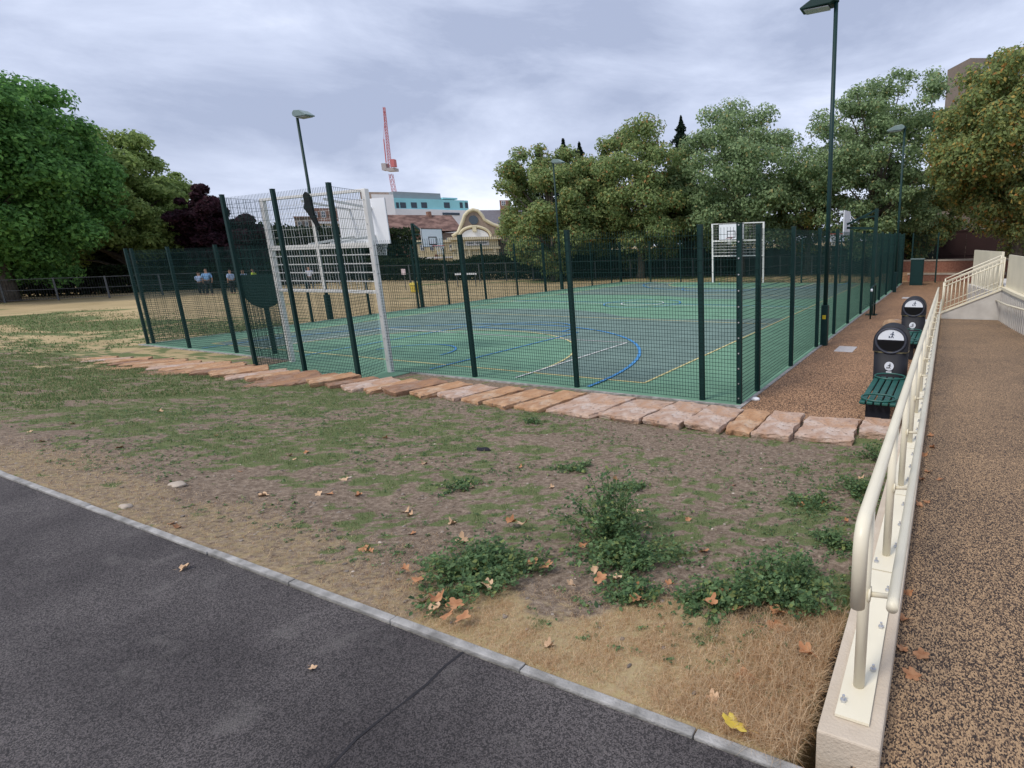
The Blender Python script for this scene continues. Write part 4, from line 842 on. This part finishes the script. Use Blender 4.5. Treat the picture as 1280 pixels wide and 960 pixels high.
for k in range(9):
    if k == 3: continue
    xx = x0_+(x1_-x0_)*k/9; za_, zb_ = gz(305.3, 597), gz(303.2, 597); lets.box(xx, -3.12, za_, xx+.04, -3.083, zb_).box(xx+.05, -3.12, (za_+zb_)/2-.02, xx+.13, -3.083, (za_+zb_)/2+.02).box(xx+.14, -3.12, za_, xx+.18, -3.083, zb_)
lets.build('lettering', GLZ, p)
for u in (574, 589, 605): f.window(u, u+10 if u != 574 else u+9, 316, 327, frame=GLZ, bars=False)
for u in (571, 585, 600, 616): f.box('pilaster', u, u+3, 311, 330, -3.2, -3.003, CRS, zlo=0)
# slate building behind, with brick chimney
f = Facade('slate_roof_house', 'dark slate roofed block with brick chimney behind the gable', 596, 690, 88, vref=290)
f.box('wall', 600, 690, 288, 330, 0, 10, BR2, zlo=0); MB().prism([(0, -.4, f.z(289, 640)), (0, 6, f.z(259, 640)), (0, 12, f.z(289, 640))], (f.x(598), 0, 0), (f.x(690), 0, 0)).build('roof', SLT, f.t)
f.box('chimney', 628, 641, 247, 270, 4.5, 6.5, BR1); f.window(631, 636, 251, 257)
# cyan and white block
f = Facade('cyan_block', 'pale cyan clad block with grey top storey under the crane', 499, 592, 118, 124, vref=260)
f.box('white_storey', 497, 600, 262, 300, -.3, 14, WRN, zlo=0); cyn = f.box('cyan_storey', 499, 590, 249, 262, 0, 14, CYN); f.box('grey_storey', 502, 560, 240, 249, 1, 14, GRC); f.box('terrace_screen', 560.3, 578, 247, 249, .2, 8, CYN)
for u in (501, 506, 519.5, 532, 560, 579.5, 586): f.window(u, u+(7 if u not in (501, 579.5, 586) else 3.4), 253, 260, frame=GLZ, bars=False)
f.box('ribbon_window', 556, 577, 266, 269, -.4, -.303, GLZ)
f = Facade('white_block', 'plain white block with brown top behind the tall goal backboard', 458, 499, 112, vref=260)
f.box('wall', 472, 499, 243, 300, 0, 10, WRN, zlo=0); f.box('brown_storey', 458, 494, 239, 252, 1.5, 12, BR2); f.box('wall', 458, 471.8, 252, 300, .2, 10, WRN, zlo=0); f.window(467, 470, 246, 251, frame=GLZ, bars=False)
# mansion flats, stepped
f = Facade('mansion_flats', 'stepped brick and cream flats seen through the white goal grid', 345, 455, 92, 92, vref=290)
f.box('wall', 350, 372, 290, 330, 0, 8, BR2, zlo=0); f.box('wall', 372.2, 392, 272, 330, .3, 9, BR2, zlo=0); f.box('wall', 392.2, 432, 260, 330, .1, 10, BR1, zlo=0); f.box('bay', 398, 426, 280, 330, -1.2, .08, CRS, zlo=0)
f.box('cornice', 349, 371, 288, 290, -.4, 8, WRN); f.box('cornice', 397, 433, 277.5, 280, -1.5, .09, WRN); f.box('cornice', 371.5, 392, 270.5, 272, -.2, 9, BR1)
for u, v in ((353, 293), (361, 293), (376, 277), (384, 277), (376, 291), (384, 291)): f.window(u, u+5, v, v+9)
f2 = []
for u in (400, 409, 418):
    for v in (283, 296, 308):
        o = f.box('window', u, u+6, v, v+9, -1.26, -1.203, WRN); f.box('pane', u+1, u+5, v+1, v+8, -1.28, -1.262, GLZ, par=o)
for u in (397, 407, 420): f.window(u, u+5, 264, 272)
f.box('front_range', 336, 455, 306, 330, -9, -6, CRS, zlo=0); f.box('front_roof', 335, 456, 303, 306, -9.3, -6, SLT)
for u in range(340, 452, 12): 
    o = f.box('window', u, u+6, 310, 322, -9.06, -9.003, WRN); f.box('pane', u+1, u+5, 311, 321, -9.08, -9.062, GLZ, par=o)
# tall brown block at right
f = Facade('tower_block', 'tall brown brick block rising above the right plane trees', 1178, 1330, 78, 62, vref=100)
f.box('corner_tower', 1178, 1204, 80, 300, -1, 8, TWR, zlo=0)
x0_, x1_ = f.x(1204), f.x(1330); zA = hgt(82, f.a.x, f.a.y)
MB().box(x0_+.01, .5, 0, x1_, 12, f.z(86, 1215)).build('wall', TWR, f.t); MB().box(x0_+.01, .2, f.z(86, 1215)+.003, x1_, 12, f.z(78, 1215)).build('roof_band', GRC, f.t)
for k in range(6):
    for j in range(3):
        xw = x0_+1.5+k*3.1; zw = f.z(98, 1215)-j*3.2; o = MB().box(xw, .42, zw-1.6, xw+1.8, .497, zw).build('window', WRN, f.t); MB().box(xw+.1, .40, zw-1.5, xw+1.7, .418, zw-.1).build('pane', GLZ, o)
# crane
CRN = mat('crane_red', (.46, .14, .15), .6, var=.1); CRG = mat('crane_grey', (.35, .33, .34), .6)
pb = far(496, 250, 165); q = pxm(pb.x, pb.y, 40)
t = thing('tower_crane', 'red luffing tower crane with its jib raised nearly upright', 'crane', (pb.x, pb.y, 0), math.atan2(RT.y, RT.x))
zt1 = hgt(212, pb.x, pb.y); zj = hgt(134, pb.x, pb.y)
def lattice(p, q_, w, n, mb):
    p = Vector(p); q_ = Vector(q_); d = q_-p; cs = [Vector((a*w/2, b*w/2, 0)) for a, b in ((-1, -1), (1, -1), (1, 1), (-1, 1))]
    for c_ in cs: mb.bar(p+c_, q_+c_*.6, .09)
    for i in range(n):
        for k in range(4):
            s0 = p+d*(i/n)+cs[k]*(1-.4*i/n); s1 = p+d*((i+1)/n)+cs[(k+1) % 4]*(1-.4*(i+1)/n); mb.bar(s0, s1, .045)
lattice((.6, 0, 0), (-.6, 0, zt1-1), 1.15, 20, mb := MB()); mb.build('mast', CRN, t)
MB().box(-1.2, -1.0, zt1-.4, 1.0, 1.0, zt1+.3).box(-2.2, -1, zt1-.2, -1.1, 1, zt1+1.4).build('counterweight', CRG, t); MB().box(.4, -1.6, zt1+.45, 1.3, -.3, zt1+2.2).build('cab', CRN, t)
mb = MB(); lattice((-.6, 0, zt1+.45), (-.1, 0, zj), .6, 20, mb); mb.build('jib', CRN, t)
mb = MB().bar((-1.4, 0, zt1+1.6), (-1.2, 0, zt1+7), .2).bar((-1.2, 0, zt1+7), (-.1, 0, zj-1), .07); mb.build('a_frame', CRN, t)

# ------------------------------------------------------------------ people by the railing, far off
SKIN = mat('skin', (.42, .25, .18), .6, var=.05); HAIR = mat('hair', (.03, .02, .015), .8); TRS = mat('dark_trousers', (.02, .022, .03), .8)
def skinmesh(name, vs, es, rs, m, parent):
    me = bpy.data.meshes.new(name); me.from_pydata(vs, es, []); me.materials.append(m); o = bpy.data.objects.new(name, me); COL.objects.link(o); o.parent = parent
    o.modifiers.new('skin', 'SKIN'); sk = me.skin_vertices[0].data if me.skin_vertices else None
    if sk is None:
        bm = bmesh.new(); bm.from_mesh(me); bm.verts.layers.skin.verify(); bm.to_mesh(me); bm.free(); sk = me.skin_vertices[0].data
    for i, r in enumerate(rs): sk[i].radius = (r, r); sk[i].use_root = (i == 0)
    s_ = o.modifiers.new('sub', 'SUBSURF'); s_.levels = 1; s_.render_levels = 1; return o
def person(loc, rz, shirt, label, armup=False):
    t = thing('person', label, 'person', loc, rz)
    t.scale = (1.12, 1.12, 1.0)
    V = [(0, 0, .95), (0, 0, 1.15), (0, 0, 1.38), (0, 0, 1.5), (0, -.01, 1.58), (0, -.01, 1.66), (0, 0, 1.72), (.1, 0, .88), (.12, -.02, .5), (.12, 0, .08), (.13, -.14, .04), (-.1, 0, .88), (-.12, -.02, .5), (-.12, 0, .08), (-.13, -.14, .04),
         (.19, 0, 1.4), (.26, 0, 1.13), (.24, -.16 if armup else -.05, 1.15 if armup else .88), (.22, -.22 if armup else -.08, 1.2 if armup else .8), (-.19, 0, 1.4), (-.26, 0, 1.13), (-.25, -.05, .88), (-.25, -.08, .8)]
    E_ = [(0, 1), (1, 2), (2, 3), (3, 4), (4, 5), (5, 6), (0, 7), (7, 8), (8, 9), (9, 10), (0, 11), (11, 12), (12, 13), (13, 14), (2, 15), (15, 16), (16, 17), (17, 18), (2, 19), (19, 20), (20, 21), (21, 22)]
    Rr = [.13, .12, .13, .055, .075, .095, .06, .09, .06, .04, .035, .09, .06, .04, .035, .055, .042, .034, .03, .055, .042, .034, .03]
    skinmesh('body', V, E_, Rr, SKIN, t)
    skinmesh('shirt', [V[0], V[1], V[2], (0, 0, 1.46), V[15], V[16], V[19], V[20]], [(0, 1), (1, 2), (2, 3), (2, 4), (4, 5), (2, 6), (6, 7)], [.165, .155, .16, .09, .08, .062, .08, .062], shirt, t)
    skinmesh('trousers', [V[0], V[7], V[8], V[9], V[11], V[12], V[13]], [(0, 1), (1, 2), (2, 3), (0, 4), (4, 5), (5, 6)], [.15, .11, .08, .065, .11, .08, .065], TRS, t)
    skinmesh('hair', [(0, .03, 1.66), (0, .0, 1.74), (0, -.05, 1.73)], [(0, 1), (1, 2)], [.08, .09, .06], HAIR, t); return t
SB = mat('shirt_blue', (.22, .42, .72), .8, var=.06); SB2 = mat('shirt_pale_blue', (.40, .52, .75), .8, var=.06); HV = mat('hi_vis_yellow', (.45, .62, .05), .7); SW = mat('shirt_white', (.65, .68, .78), .8)
for u, d, m_, rz, lb in ((257, 54, SB, .3, 'person in a bright blue top standing leftmost behind the park railing'), (247, 55, SB2, 1.2, 'person in a pale blue top just left of the bright blue one'), (287, 53.5, SB2, -.4, 'person in a pale blue shirt between two green fence posts'), (303, 54, SB2, .5, 'person in a pale blue shirt close to the high visibility vest'), (316, 54, HV, 0, 'person in a yellow high visibility vest'), (386, 53.5, SW, .4, 'person in a white top seen through the white goal grid')):
    p = far(u, 340, d); person((p.x, p.y, .0), rz*3, m_, lb, armup=(u in (247, 303, 386))).scale = (1.1, 1.1, {257: 1.06, 247: .93, 286: 1, 303: .97}.get(u, 1))
# little things at the railing
p = far(504, 338, 46.3); t = thing('notice', 'small pale pink notice on a stake before the far railing', 'notice', (p.x, p.y, 0)); MB().box(-.2, -.01, 1.1, .2, .01, 1.5).build('plate', mat('notice_pink', (.66, .55, .58), .6), t); MB().box(-.02, .011, 0, .02, .04, 1.45).build('stake', GALV, t)
p = far(519, 352, 43); t = thing('salt_bin', 'small yellow grit bin on the grass before the far railing', 'grit bin', (p.x, p.y, 0)); MB().hexa([(-.28, -.2, 0), (.28, -.2, 0), (.28, .2, 0), (-.28, .2, 0), (-.33, -.25, .5), (.33, -.25, .5), (.33, .25, .5), (-.33, .25, .5)]).build('body', mat('grit_yellow', (.62, .48, .08), .6), t, bevel=.02); MB().prism([(-.34, -.27, .505), (-.34, .27, .505), (-.34, .2, .62), (-.34, 0, .68), (-.34, -.2, .62)], (0, 0, 0), (.68, 0, 0)).build('lid', bpy.data.materials['grit_yellow'], t)
p = far(256, 357, 55); t = thing('notice', 'white notice board below the leftmost blue-topped person', 'notice', (p.x, p.y, 0)); MB().box(-.38, -.015, .75, .38, .01, 1.0).build('plate', WRN, t); MB().box(-.03, .011, 0, .03, .04, 1.0).build('stake', GALV, t)
p = far(582, 340, 46.5); t = thing('fallen_barrier', 'white bar of a low barrier before the railing under the gable', 'barrier', (p.x, p.y, 0), .5); MB().box(-.8, -.03, .9, .8, .03, 1.02).build('bar', WRN, t); MB().box(-.7, -.03, 0, -.64, .03, .9).build('leg', GALV, t); MB().box(.64, -.03, 0, .7, .03, .9).build('leg', GALV, t)
# ------------------------------------------------------------------ grass, straw, pebbles: nobody could count them
def blades(n_try, x0, x1, y0, y1, dens, hmin, hmax, wd, cols, name, label, lean=.5, curl=0, gain=1):
    X = rng.uniform(x0, x1, n_try); Y = rng.uniform(y0, y1, n_try); D = dens(X, Y); k = rng.random(n_try) < D*gain; X, Y, D = X[k], Y[k], D[k]; n = len(X)
    Z = H(X, Y)-.003; a = rng.uniform(0, 2*math.pi, n); h = rng.uniform(hmin, hmax, n)*(.6+.6*D); ln = rng.uniform(.1, 1, n)*lean; ca, sa = np.cos(a), np.sin(a); w_ = wd*rng.uniform(.7, 1.3, n)
    B = np.stack([X, Y, Z], 1); side = np.stack([-sa, ca, sa*0], 1)*w_[:, None]; dr = np.stack([ca*ln, sa*ln, np.sqrt(np.maximum(.03, 1-ln**2))], 1)
    mid = B+dr*(h*.55)[:, None]; dr2 = dr+np.stack([ca, sa, -.9+0*a], 1)*(.35+curl*rng.random(n))[:, None]; tip = mid+dr2*(h*.5)[:, None]
    tip[:, 2] = np.maximum(tip[:, 2], Z+.004)
    V = np.stack([B-side, B+side, mid+side*.75, mid-side*.75, tip+side*.1, tip-side*.1], 1).reshape(-1, 3); b6 = np.arange(n)[:, None]*6; Fq = np.concatenate([b6+np.array([[0, 1, 2, 3]]), b6+np.array([[3, 2, 4, 5]])], 0)
    cs = np.array([c for c, _ in cols]); ps = np.array([p for _, p in cols]); c = cs[rng.choice(len(cs), n, p=ps/ps.sum())]*rng.uniform(.75, 1.25, (n, 1)); cc = np.repeat(np.hstack([c, np.ones((n, 1))]), 6, 0)
    return tag(fast_mesh(name, V, Fq, LEAF, None, cc, smooth=False), label, 'grass', kind='stuff')
GR = [((.105, .165, .06), .42), ((.16, .225, .09), .28), ((.36, .31, .18), .30)]
STW = [((.60, .43, .26), .48), ((.72, .57, .38), .34), ((.44, .26, .13), .18)]
gd = lambda x, y: np.clip((green_of(x, y)-.35)*1.5, 0, 1)*(x < 2.83)
blades(420000, -9, 2.85, -7.15, -2.0, gd, .015, .045, .0016, GR, 'short_grass', 'short patchy green grass on the soil bank', lean=.8, gain=.55)
blades(90000, -20, -9, -7.1, -2.4, gd, .025, .06, .005, GR, 'short_grass', 'short grass at the left end of the stone row', lean=.8)
blades(60000, -40, -20, -6, 8, lambda x, y: gd(x, y), .04, .10, .012, GR, 'field_grass', 'patchy green tufts on the dry field at left', lean=.8)
sdn = lambda x, y: np.where((x > -.2), straw_of(x, y), 0)*(x < 2.84)*np.clip(fbm(x, y, 4, 4, 61)*2.4-.3, .15, 1)
blades(150000, -.3, 2.85, -7.2, -5.9, sdn, .015, .045, .0009, STW, 'dry_straw', 'mat of dry bleached grass by the kerb and wall end', lean=1.25, curl=.8, gain=.8)
blades(60000, -9, .4, -7.19, -6.2, lambda x, y: straw_of(x, y)*.6, .02, .055, .0013, STW, 'dry_grass', 'thin dry grass along the kerb', lean=1.0, curl=.6)
blades(15000, 2.2, 2.84, -7.2, -6.0, lambda x, y: np.clip((x-2.1)*1.4, 0, 1), .05, .11, .0012, STW, 'dry_straw', 'taller dry grass pressed against the wall end', lean=.85, curl=.6)
yfr = lambda x: np.interp(x, SX, SYc)-np.interp(x, LNx, LNv)*.5
blades(60000, -17, 2.7, -3.4, -1.5, lambda x, y: np.exp(-((y-yfr(x)+.03)/.11)**2)*np.clip(fbm(x, y, 2.2, 4, 5)*2.6-.85, 0, 1), .02, .075, .0018, GR, 'short_grass', 'grass tufts growing against the front of the stone row', lean=.7, gain=.9)
# pebbles
ico = bmesh.new(); bmesh.ops.create_icosphere(ico, subdivisions=1, radius=1); iv = np.array([v.co[:] for v in ico.verts]); ifc = np.array([[v.index for v in f_.verts] for f_ in ico.faces]); ico.free()
def pebbles(n, x0, x1, y0, y1, s0, s1, m, label, name='pebbles', zf=None, power=2.5):
    X = rng.uniform(x0, x1, n); Y = rng.uniform(y0, y1, n); Z = H(X, Y) if zf is None else zf(X, Y); s_ = s0+(s1-s0)*rng.random(n)**power
    sc = np.stack([s_*rng.uniform(.7, 1.4, n), s_*rng.uniform(.7, 1.4, n), s_*rng.uniform(.35, .7, n)], 1)
    V = (iv[None]*sc[:, None]*rng.uniform(.8, 1.15, (n, len(iv), 1))+np.stack([X, Y, Z+sc[:, 2]*.3], 1)[:, None]).reshape(-1, 3); Fq = (ifc[None]+(np.arange(n)*len(iv))[:, None, None]).reshape(-1, 3)
    g_ = np.where(rng.random((n, 1)) < .05, 1.9, rng.uniform(.5, 1.3, (n, 1)))*np.array([[.26, .22, .185]]); cc = np.repeat(np.hstack([g_, np.ones((n, 1))]), len(iv), 0)
    return tag(fast_mesh(name, V, Fq, m, None, cc, smooth=False), label, 'pebbles', kind='stuff')
PEB = leaf_mat('pebble', 0, .9); DIRT = mat('loose_earth', (.12, .085, .065), .95, col2=(.24, .18, .14), scale=30)
pebbles(4200, -8, 2.85, -7.15, -2.0, .003, .016, PEB, 'small pale stones and crumbs of earth scattered over the soil')
pebbles(1600, -3, 2.5, -3.3, -2.0, .004, .02, DIRT, 'clods of dark loose earth below the slabs')

# ------------------------------------------------------------------ weeds, one thing each
def weed(x, y, rad, h, n, label, tall=0):
    z = float(H(x, y)); t = thing('weed', label, 'weed', (x, y, z), 0, 'weed clumps on the soil bank'); n = int(n*1.35); rad *= 1.18; ns = max(6, n//26); P_ = []; Nn = []; st = MB(); S_ = []
    for k in range(ns):
        a = rng.uniform(0, 2*math.pi); r = rad*(rng.random()**.62)*(1+.25*math.sin(3*a+x*9)); hh = h*(1-.6*min(1, (r/rad)**2))*rng.uniform(.35, 1.25)
        bx, by_ = .35*r*math.cos(a), .35*r*math.sin(a); tip = Vector((r*math.cos(a), r*math.sin(a), hh)); bz = float(H(x+bx, y+by_))-z
        mid = Vector((bx+(tip.x-bx)*.4, by_+(tip.y-by_)*.4, max(bz, 0)+hh*.65)); tip.z += float(H(x+tip.x, y+tip.y))-z
        st.tube([(bx, by_, bz-.01), mid, tip], [.0025, .002, .001], 4, False)
        for j in range(26):
            s_ = rng.uniform(.15, 1.05); p = (Vector((bx, by_, bz))*(1-s_)**2+mid*2*s_*(1-s_)+tip*s_**2); o_ = rng.normal(size=3)*np.array([.022, .022, .014]); P_.append(np.array(p)+o_); Nn.append(rng.normal(size=3)*.5+np.array([0, 0, 1.])); S_.append(.022+.012*(1-s_))
    P_ = np.array(P_); P_[:, 2] = np.maximum(P_[:, 2], .004+(H(x+P_[:, 0], y+P_[:, 1])-z)); Nn = np.array(Nn); Nn /= np.linalg.norm(Nn, axis=1)[:, None]
    V = leaf_quads(P_, Nn, rng.uniform(.013, .040, len(P_)), asp=.8); fast_mesh('leaves', V, np.arange(len(V)).reshape(-1, 4), LEAF, t, pal_cols(len(P_), 'weed', 4, .3), smooth=False); st.build('stems', mat('weed_stem', (.10, .14, .05), .7) if 'weed_stem' not in bpy.data.materials else bpy.data.materials['weed_stem'], t)
weed(.60, -6.6, .42, .13, 3200, 'broad low leafy weed clump just above the kerb')
weed(1.0, -5.65, .33, .48, 2200, 'tallest feathery weed in the middle of the bank')
weed(1.3, -5.95, .38, .14, 2300, 'low dense weed right of the tallest one')
weed(2.42, -5.95, .36, .24, 3400, 'big dark weed clump near the handrail end')
weed(2.05, -6.25, .24, .09, 1000, 'spreading weed left of the big dark clump')
weed(1.62, -6.4, .20, .07, 700, 'low weed on the upper edge of the straw')
weed(2.50, -3.7, .30, .14, 900, 'sprawling weed beside the ramp wall below the slabs')
weed(2.2, -4.2, .24, .08, 600, 'flat weed left of the sprawling wall-side weed')
weed(2.56, -2.3, .30, .22, 900, 'weed growing at the corner of the slabs and ramp wall')
weed(2.55, -5.0, .22, .10, 600, 'small weed against the wall halfway up')
weed(-.3, -4.3, .22, .06, 450, 'small weed left of the bare soil patch')
weed(.5, -4.6, .2, .07, 450, 'small weed above the tallest weed')
weed(-.9, -5.4, .2, .05, 350, 'tiny weed in the soil left of the big clumps')
weed(-2.2, -2.75, .16, .08, 260, 'weed tuft at the front foot of the stone row')

# low rosettes and runners between the clumps: nobody could count them
n = 9500; X = rng.uniform(-8, 2.8, n); Y = rng.uniform(-6.9, -2.1, n); k = rng.random(n) < np.clip(fbm(X, Y, 1.3, 5, 77)*2.6-.95, 0, 1)*.6+.5*(X > 1.6)*np.clip(fbm(X, Y, 1.3, 5, 77)*2.6-1., 0, 1); X, Y = X[k], Y[k]; n = len(X); m_ = 9
a = rng.uniform(0, 2*math.pi, (n, m_)); rr_ = rng.uniform(.004, .035, (n, m_))*rng.uniform(.4, 1.4, (n, 1)); PX = X[:, None]+rr_*np.cos(a); PY = Y[:, None]+rr_*np.sin(a); PZ = H(PX.ravel(), PY.ravel())+rng.uniform(.003, .02, n*m_)
NN = np.stack([np.cos(a).ravel()*.4, np.sin(a).ravel()*.4, np.ones(n*m_)], 1)+rng.normal(size=(n*m_, 3))*.3; NN /= np.linalg.norm(NN, axis=1)[:, None]
V = leaf_quads(np.stack([PX.ravel(), PY.ravel(), PZ], 1), NN, .019, asp=.7)
tag(fast_mesh('low_weeds', V, np.arange(len(V)).reshape(-1, 4), LEAF, None, pal_cols(n*m_, 'weed', 4, .35), smooth=False), 'tiny low green rosettes sprinkled over the soil bank', 'ground cover', kind='stuff')
# ------------------------------------------------------------------ fallen leaves
LB = mat('dead_leaf', (.30, .125, .055), .7, col2=(.46, .24, .12), scale=20); LP = mat('dead_leaf_pale', (.45, .29, .17), .75, col2=(.60, .42, .27), scale=20); LY = mat('yellow_leaf', (.62, .43, .04), .6, col2=(.75, .58, .12), scale=20)
def leaf_mesh(seed, m, cl=1):
    r_ = random.Random(seed); n = 20; V = [(0, 0, 0)]; curl = r_.uniform(.3, 1.3)*cl; ax = r_.uniform(0, 3.14)
    for k in range(n):
        a = 2*math.pi*k/n; lobe = .62+.38*abs(math.cos(2.5*a))**1.2; rr_ = lobe*r_.uniform(.85, 1.1)*.055
        for f_ in (.5, 1):
            x, y = rr_*f_*math.cos(a), rr_*f_*math.sin(a)*.85; d_ = x*math.cos(ax)+y*math.sin(ax); V.append((x*(1-.12*curl), y*(1-.12*curl), curl*13*d_*d_-curl*5*(y*math.cos(ax)-x*math.sin(ax))*(abs(x)+.01)+.004*r_.uniform(-1, 1)))
    Fc = []
    for k in range(n):
        a, b = 1+2*k, 1+2*((k+1) % n); Fc.append((0, a, b)); Fc.append((a, a+1, b+1, b))
    Fc2 = Fc; me = bpy.data.meshes.new('fallen_leaf'); st = len(V); V += [(-.05, .002, .006), (-.05, -.002, .006), (-.09, 0, .012)]; Fc2.append((st, st+1, st+2)); me.from_pydata(V, [], Fc2); me.materials.append(m)
    for p in me.polygons: p.use_smooth = True
    return me
LMB = [leaf_mesh(i, LB) for i in range(5)]; LMP = [leaf_mesh(i+20, LP) for i in range(4)]; LMY = leaf_mesh(40, LY, .35)
def leaf(me, x, y, z, s_, label, group=None, tilt=.3, lift=0):
    o = bpy.data.objects.new('fallen_leaf', me); COL.objects.link(o); o.location = (x, y, z+.006+lift); o.rotation_euler = (random.uniform(-tilt, tilt), random.uniform(-tilt, tilt), random.uniform(0, 6.28)); o.scale = (s_, s_, s_); return tag(o, label, 'leaf', group)
def plane_hit(u, v):
    z = .5
    for _ in range(12):
        d = ray(u, v); k = (z-CAMP.z)/d.z; p = CAMP+d*k; z = float(H(p.x, p.y)) if p.x < 2.86 else zr(p.y)
        if p.x < 2.86 and p.y < -7.25: z = .755
    return p.x, p.y, z
leaf(LMY, *plane_hit(918, 914), 1.25, 'bright yellow leaf on the kerb by the wall end', tilt=.4, lift=.035)
leaf(LMP[0], *plane_hit(231, 711), .8, 'lone tan leaf on the asphalt left of centre', tilt=.1); leaf(LMP[1], *plane_hit(391, 836), .45, 'tiny yellowish leaf on the asphalt', tilt=.1)
leaf(LMP[2], *plane_hit(577, 678), 1.3, 'large pale tan leaf above the broad low weed'); leaf(LMB[1], *plane_hit(972, 788), 1.6, 'large curled rust leaf at the foot of the big dark weed'); leaf(LMB[3], *plane_hit(931, 849), 1.05, 'curled brown leaf in the middle of the straw', tilt=.2)
leaf(LMP[3], *plane_hit(686, 808), .7, 'small round pale leaf on the straw near kerb'); leaf(LMP[0], *plane_hit(891, 876), .8, 'narrow pale leaf low on the straw')
spots_weed = [(524, 735), (545, 772), (560, 780), (530, 762), (580, 783), (592, 722), (610, 741), (508, 720), (548, 758), (570, 765), (665, 712), (683, 716), (730, 690), (752, 732), (795, 757), (800, 745), (838, 739), (888, 762), (905, 748), (985, 748), (1003, 733), (990, 744), (922, 770), (745, 720), (640, 660), (655, 662), (972, 775), (1008, 826), (715, 740), (770, 733)]
for i, (u, v) in enumerate(spots_weed): leaf(random.choice(LMB+LMP[:1]), *plane_hit(u, v), random.uniform(.7, 1.2), 'rust brown fallen leaf among the weeds and straw', 'fallen leaves among the weeds', .35, .045)
spots_soil = [(362, 570), (368, 575), (383, 566), (508, 640), (513, 645), (515, 668), (455, 688), (463, 690), (215, 655), (222, 660), (1001, 632), (1032, 631), (1058, 652), (918, 607), (482, 548), (530, 580), (448, 620), (412, 618), (398, 618), (38, 540), (90, 530), (52, 552), (200, 515), (270, 545), (300, 590), (345, 497), (620, 700), (690, 610), (810, 660), (860, 650), (800, 640), (1075, 600), (880, 690), (770, 600), (566, 655), (590, 610), (650, 585), (430, 600), (330, 620), (150, 560)]
for i, (u, v) in enumerate(spots_soil): leaf(random.choice(LMB+LMP), *plane_hit(u, v), random.uniform(.55, 1.0), 'dry tan fallen leaf lying on the patchy soil', 'fallen leaves on the soil', .4)
spots_ramp = [(1135, 742), (1130, 775), (1128, 812), (1152, 820), (1140, 845), (1155, 570), (1160, 590), (1152, 600), (1158, 628), (1150, 632), (1163, 545), (1165, 560), (1175, 600), (1128, 700)]
for u, v in spots_ramp:
    leaf(random.choice(LMB), *plane_hit(u, v), random.uniform(.6, .9), 'brown leaf blown against the ramp side of the low wall', 'fallen leaves on the ramp', .3)
rock('pebble', plane_hit(157, 634), .045, CAPS, 'rounded pale stone near the kerb at left', 'stone', (1.2, .9, .6), 8)
rock('rubble', plane_hit(604, 563), .07, HB, 'dark lump of rubble on the soil below the slabs', 'stone', (1.5, .8, .5), 9)
rock('rubble', plane_hit(222, 606), .06, CAPS, 'pale broken rubble on the soil at left', 'stone', (1.6, 1, .4), 12)
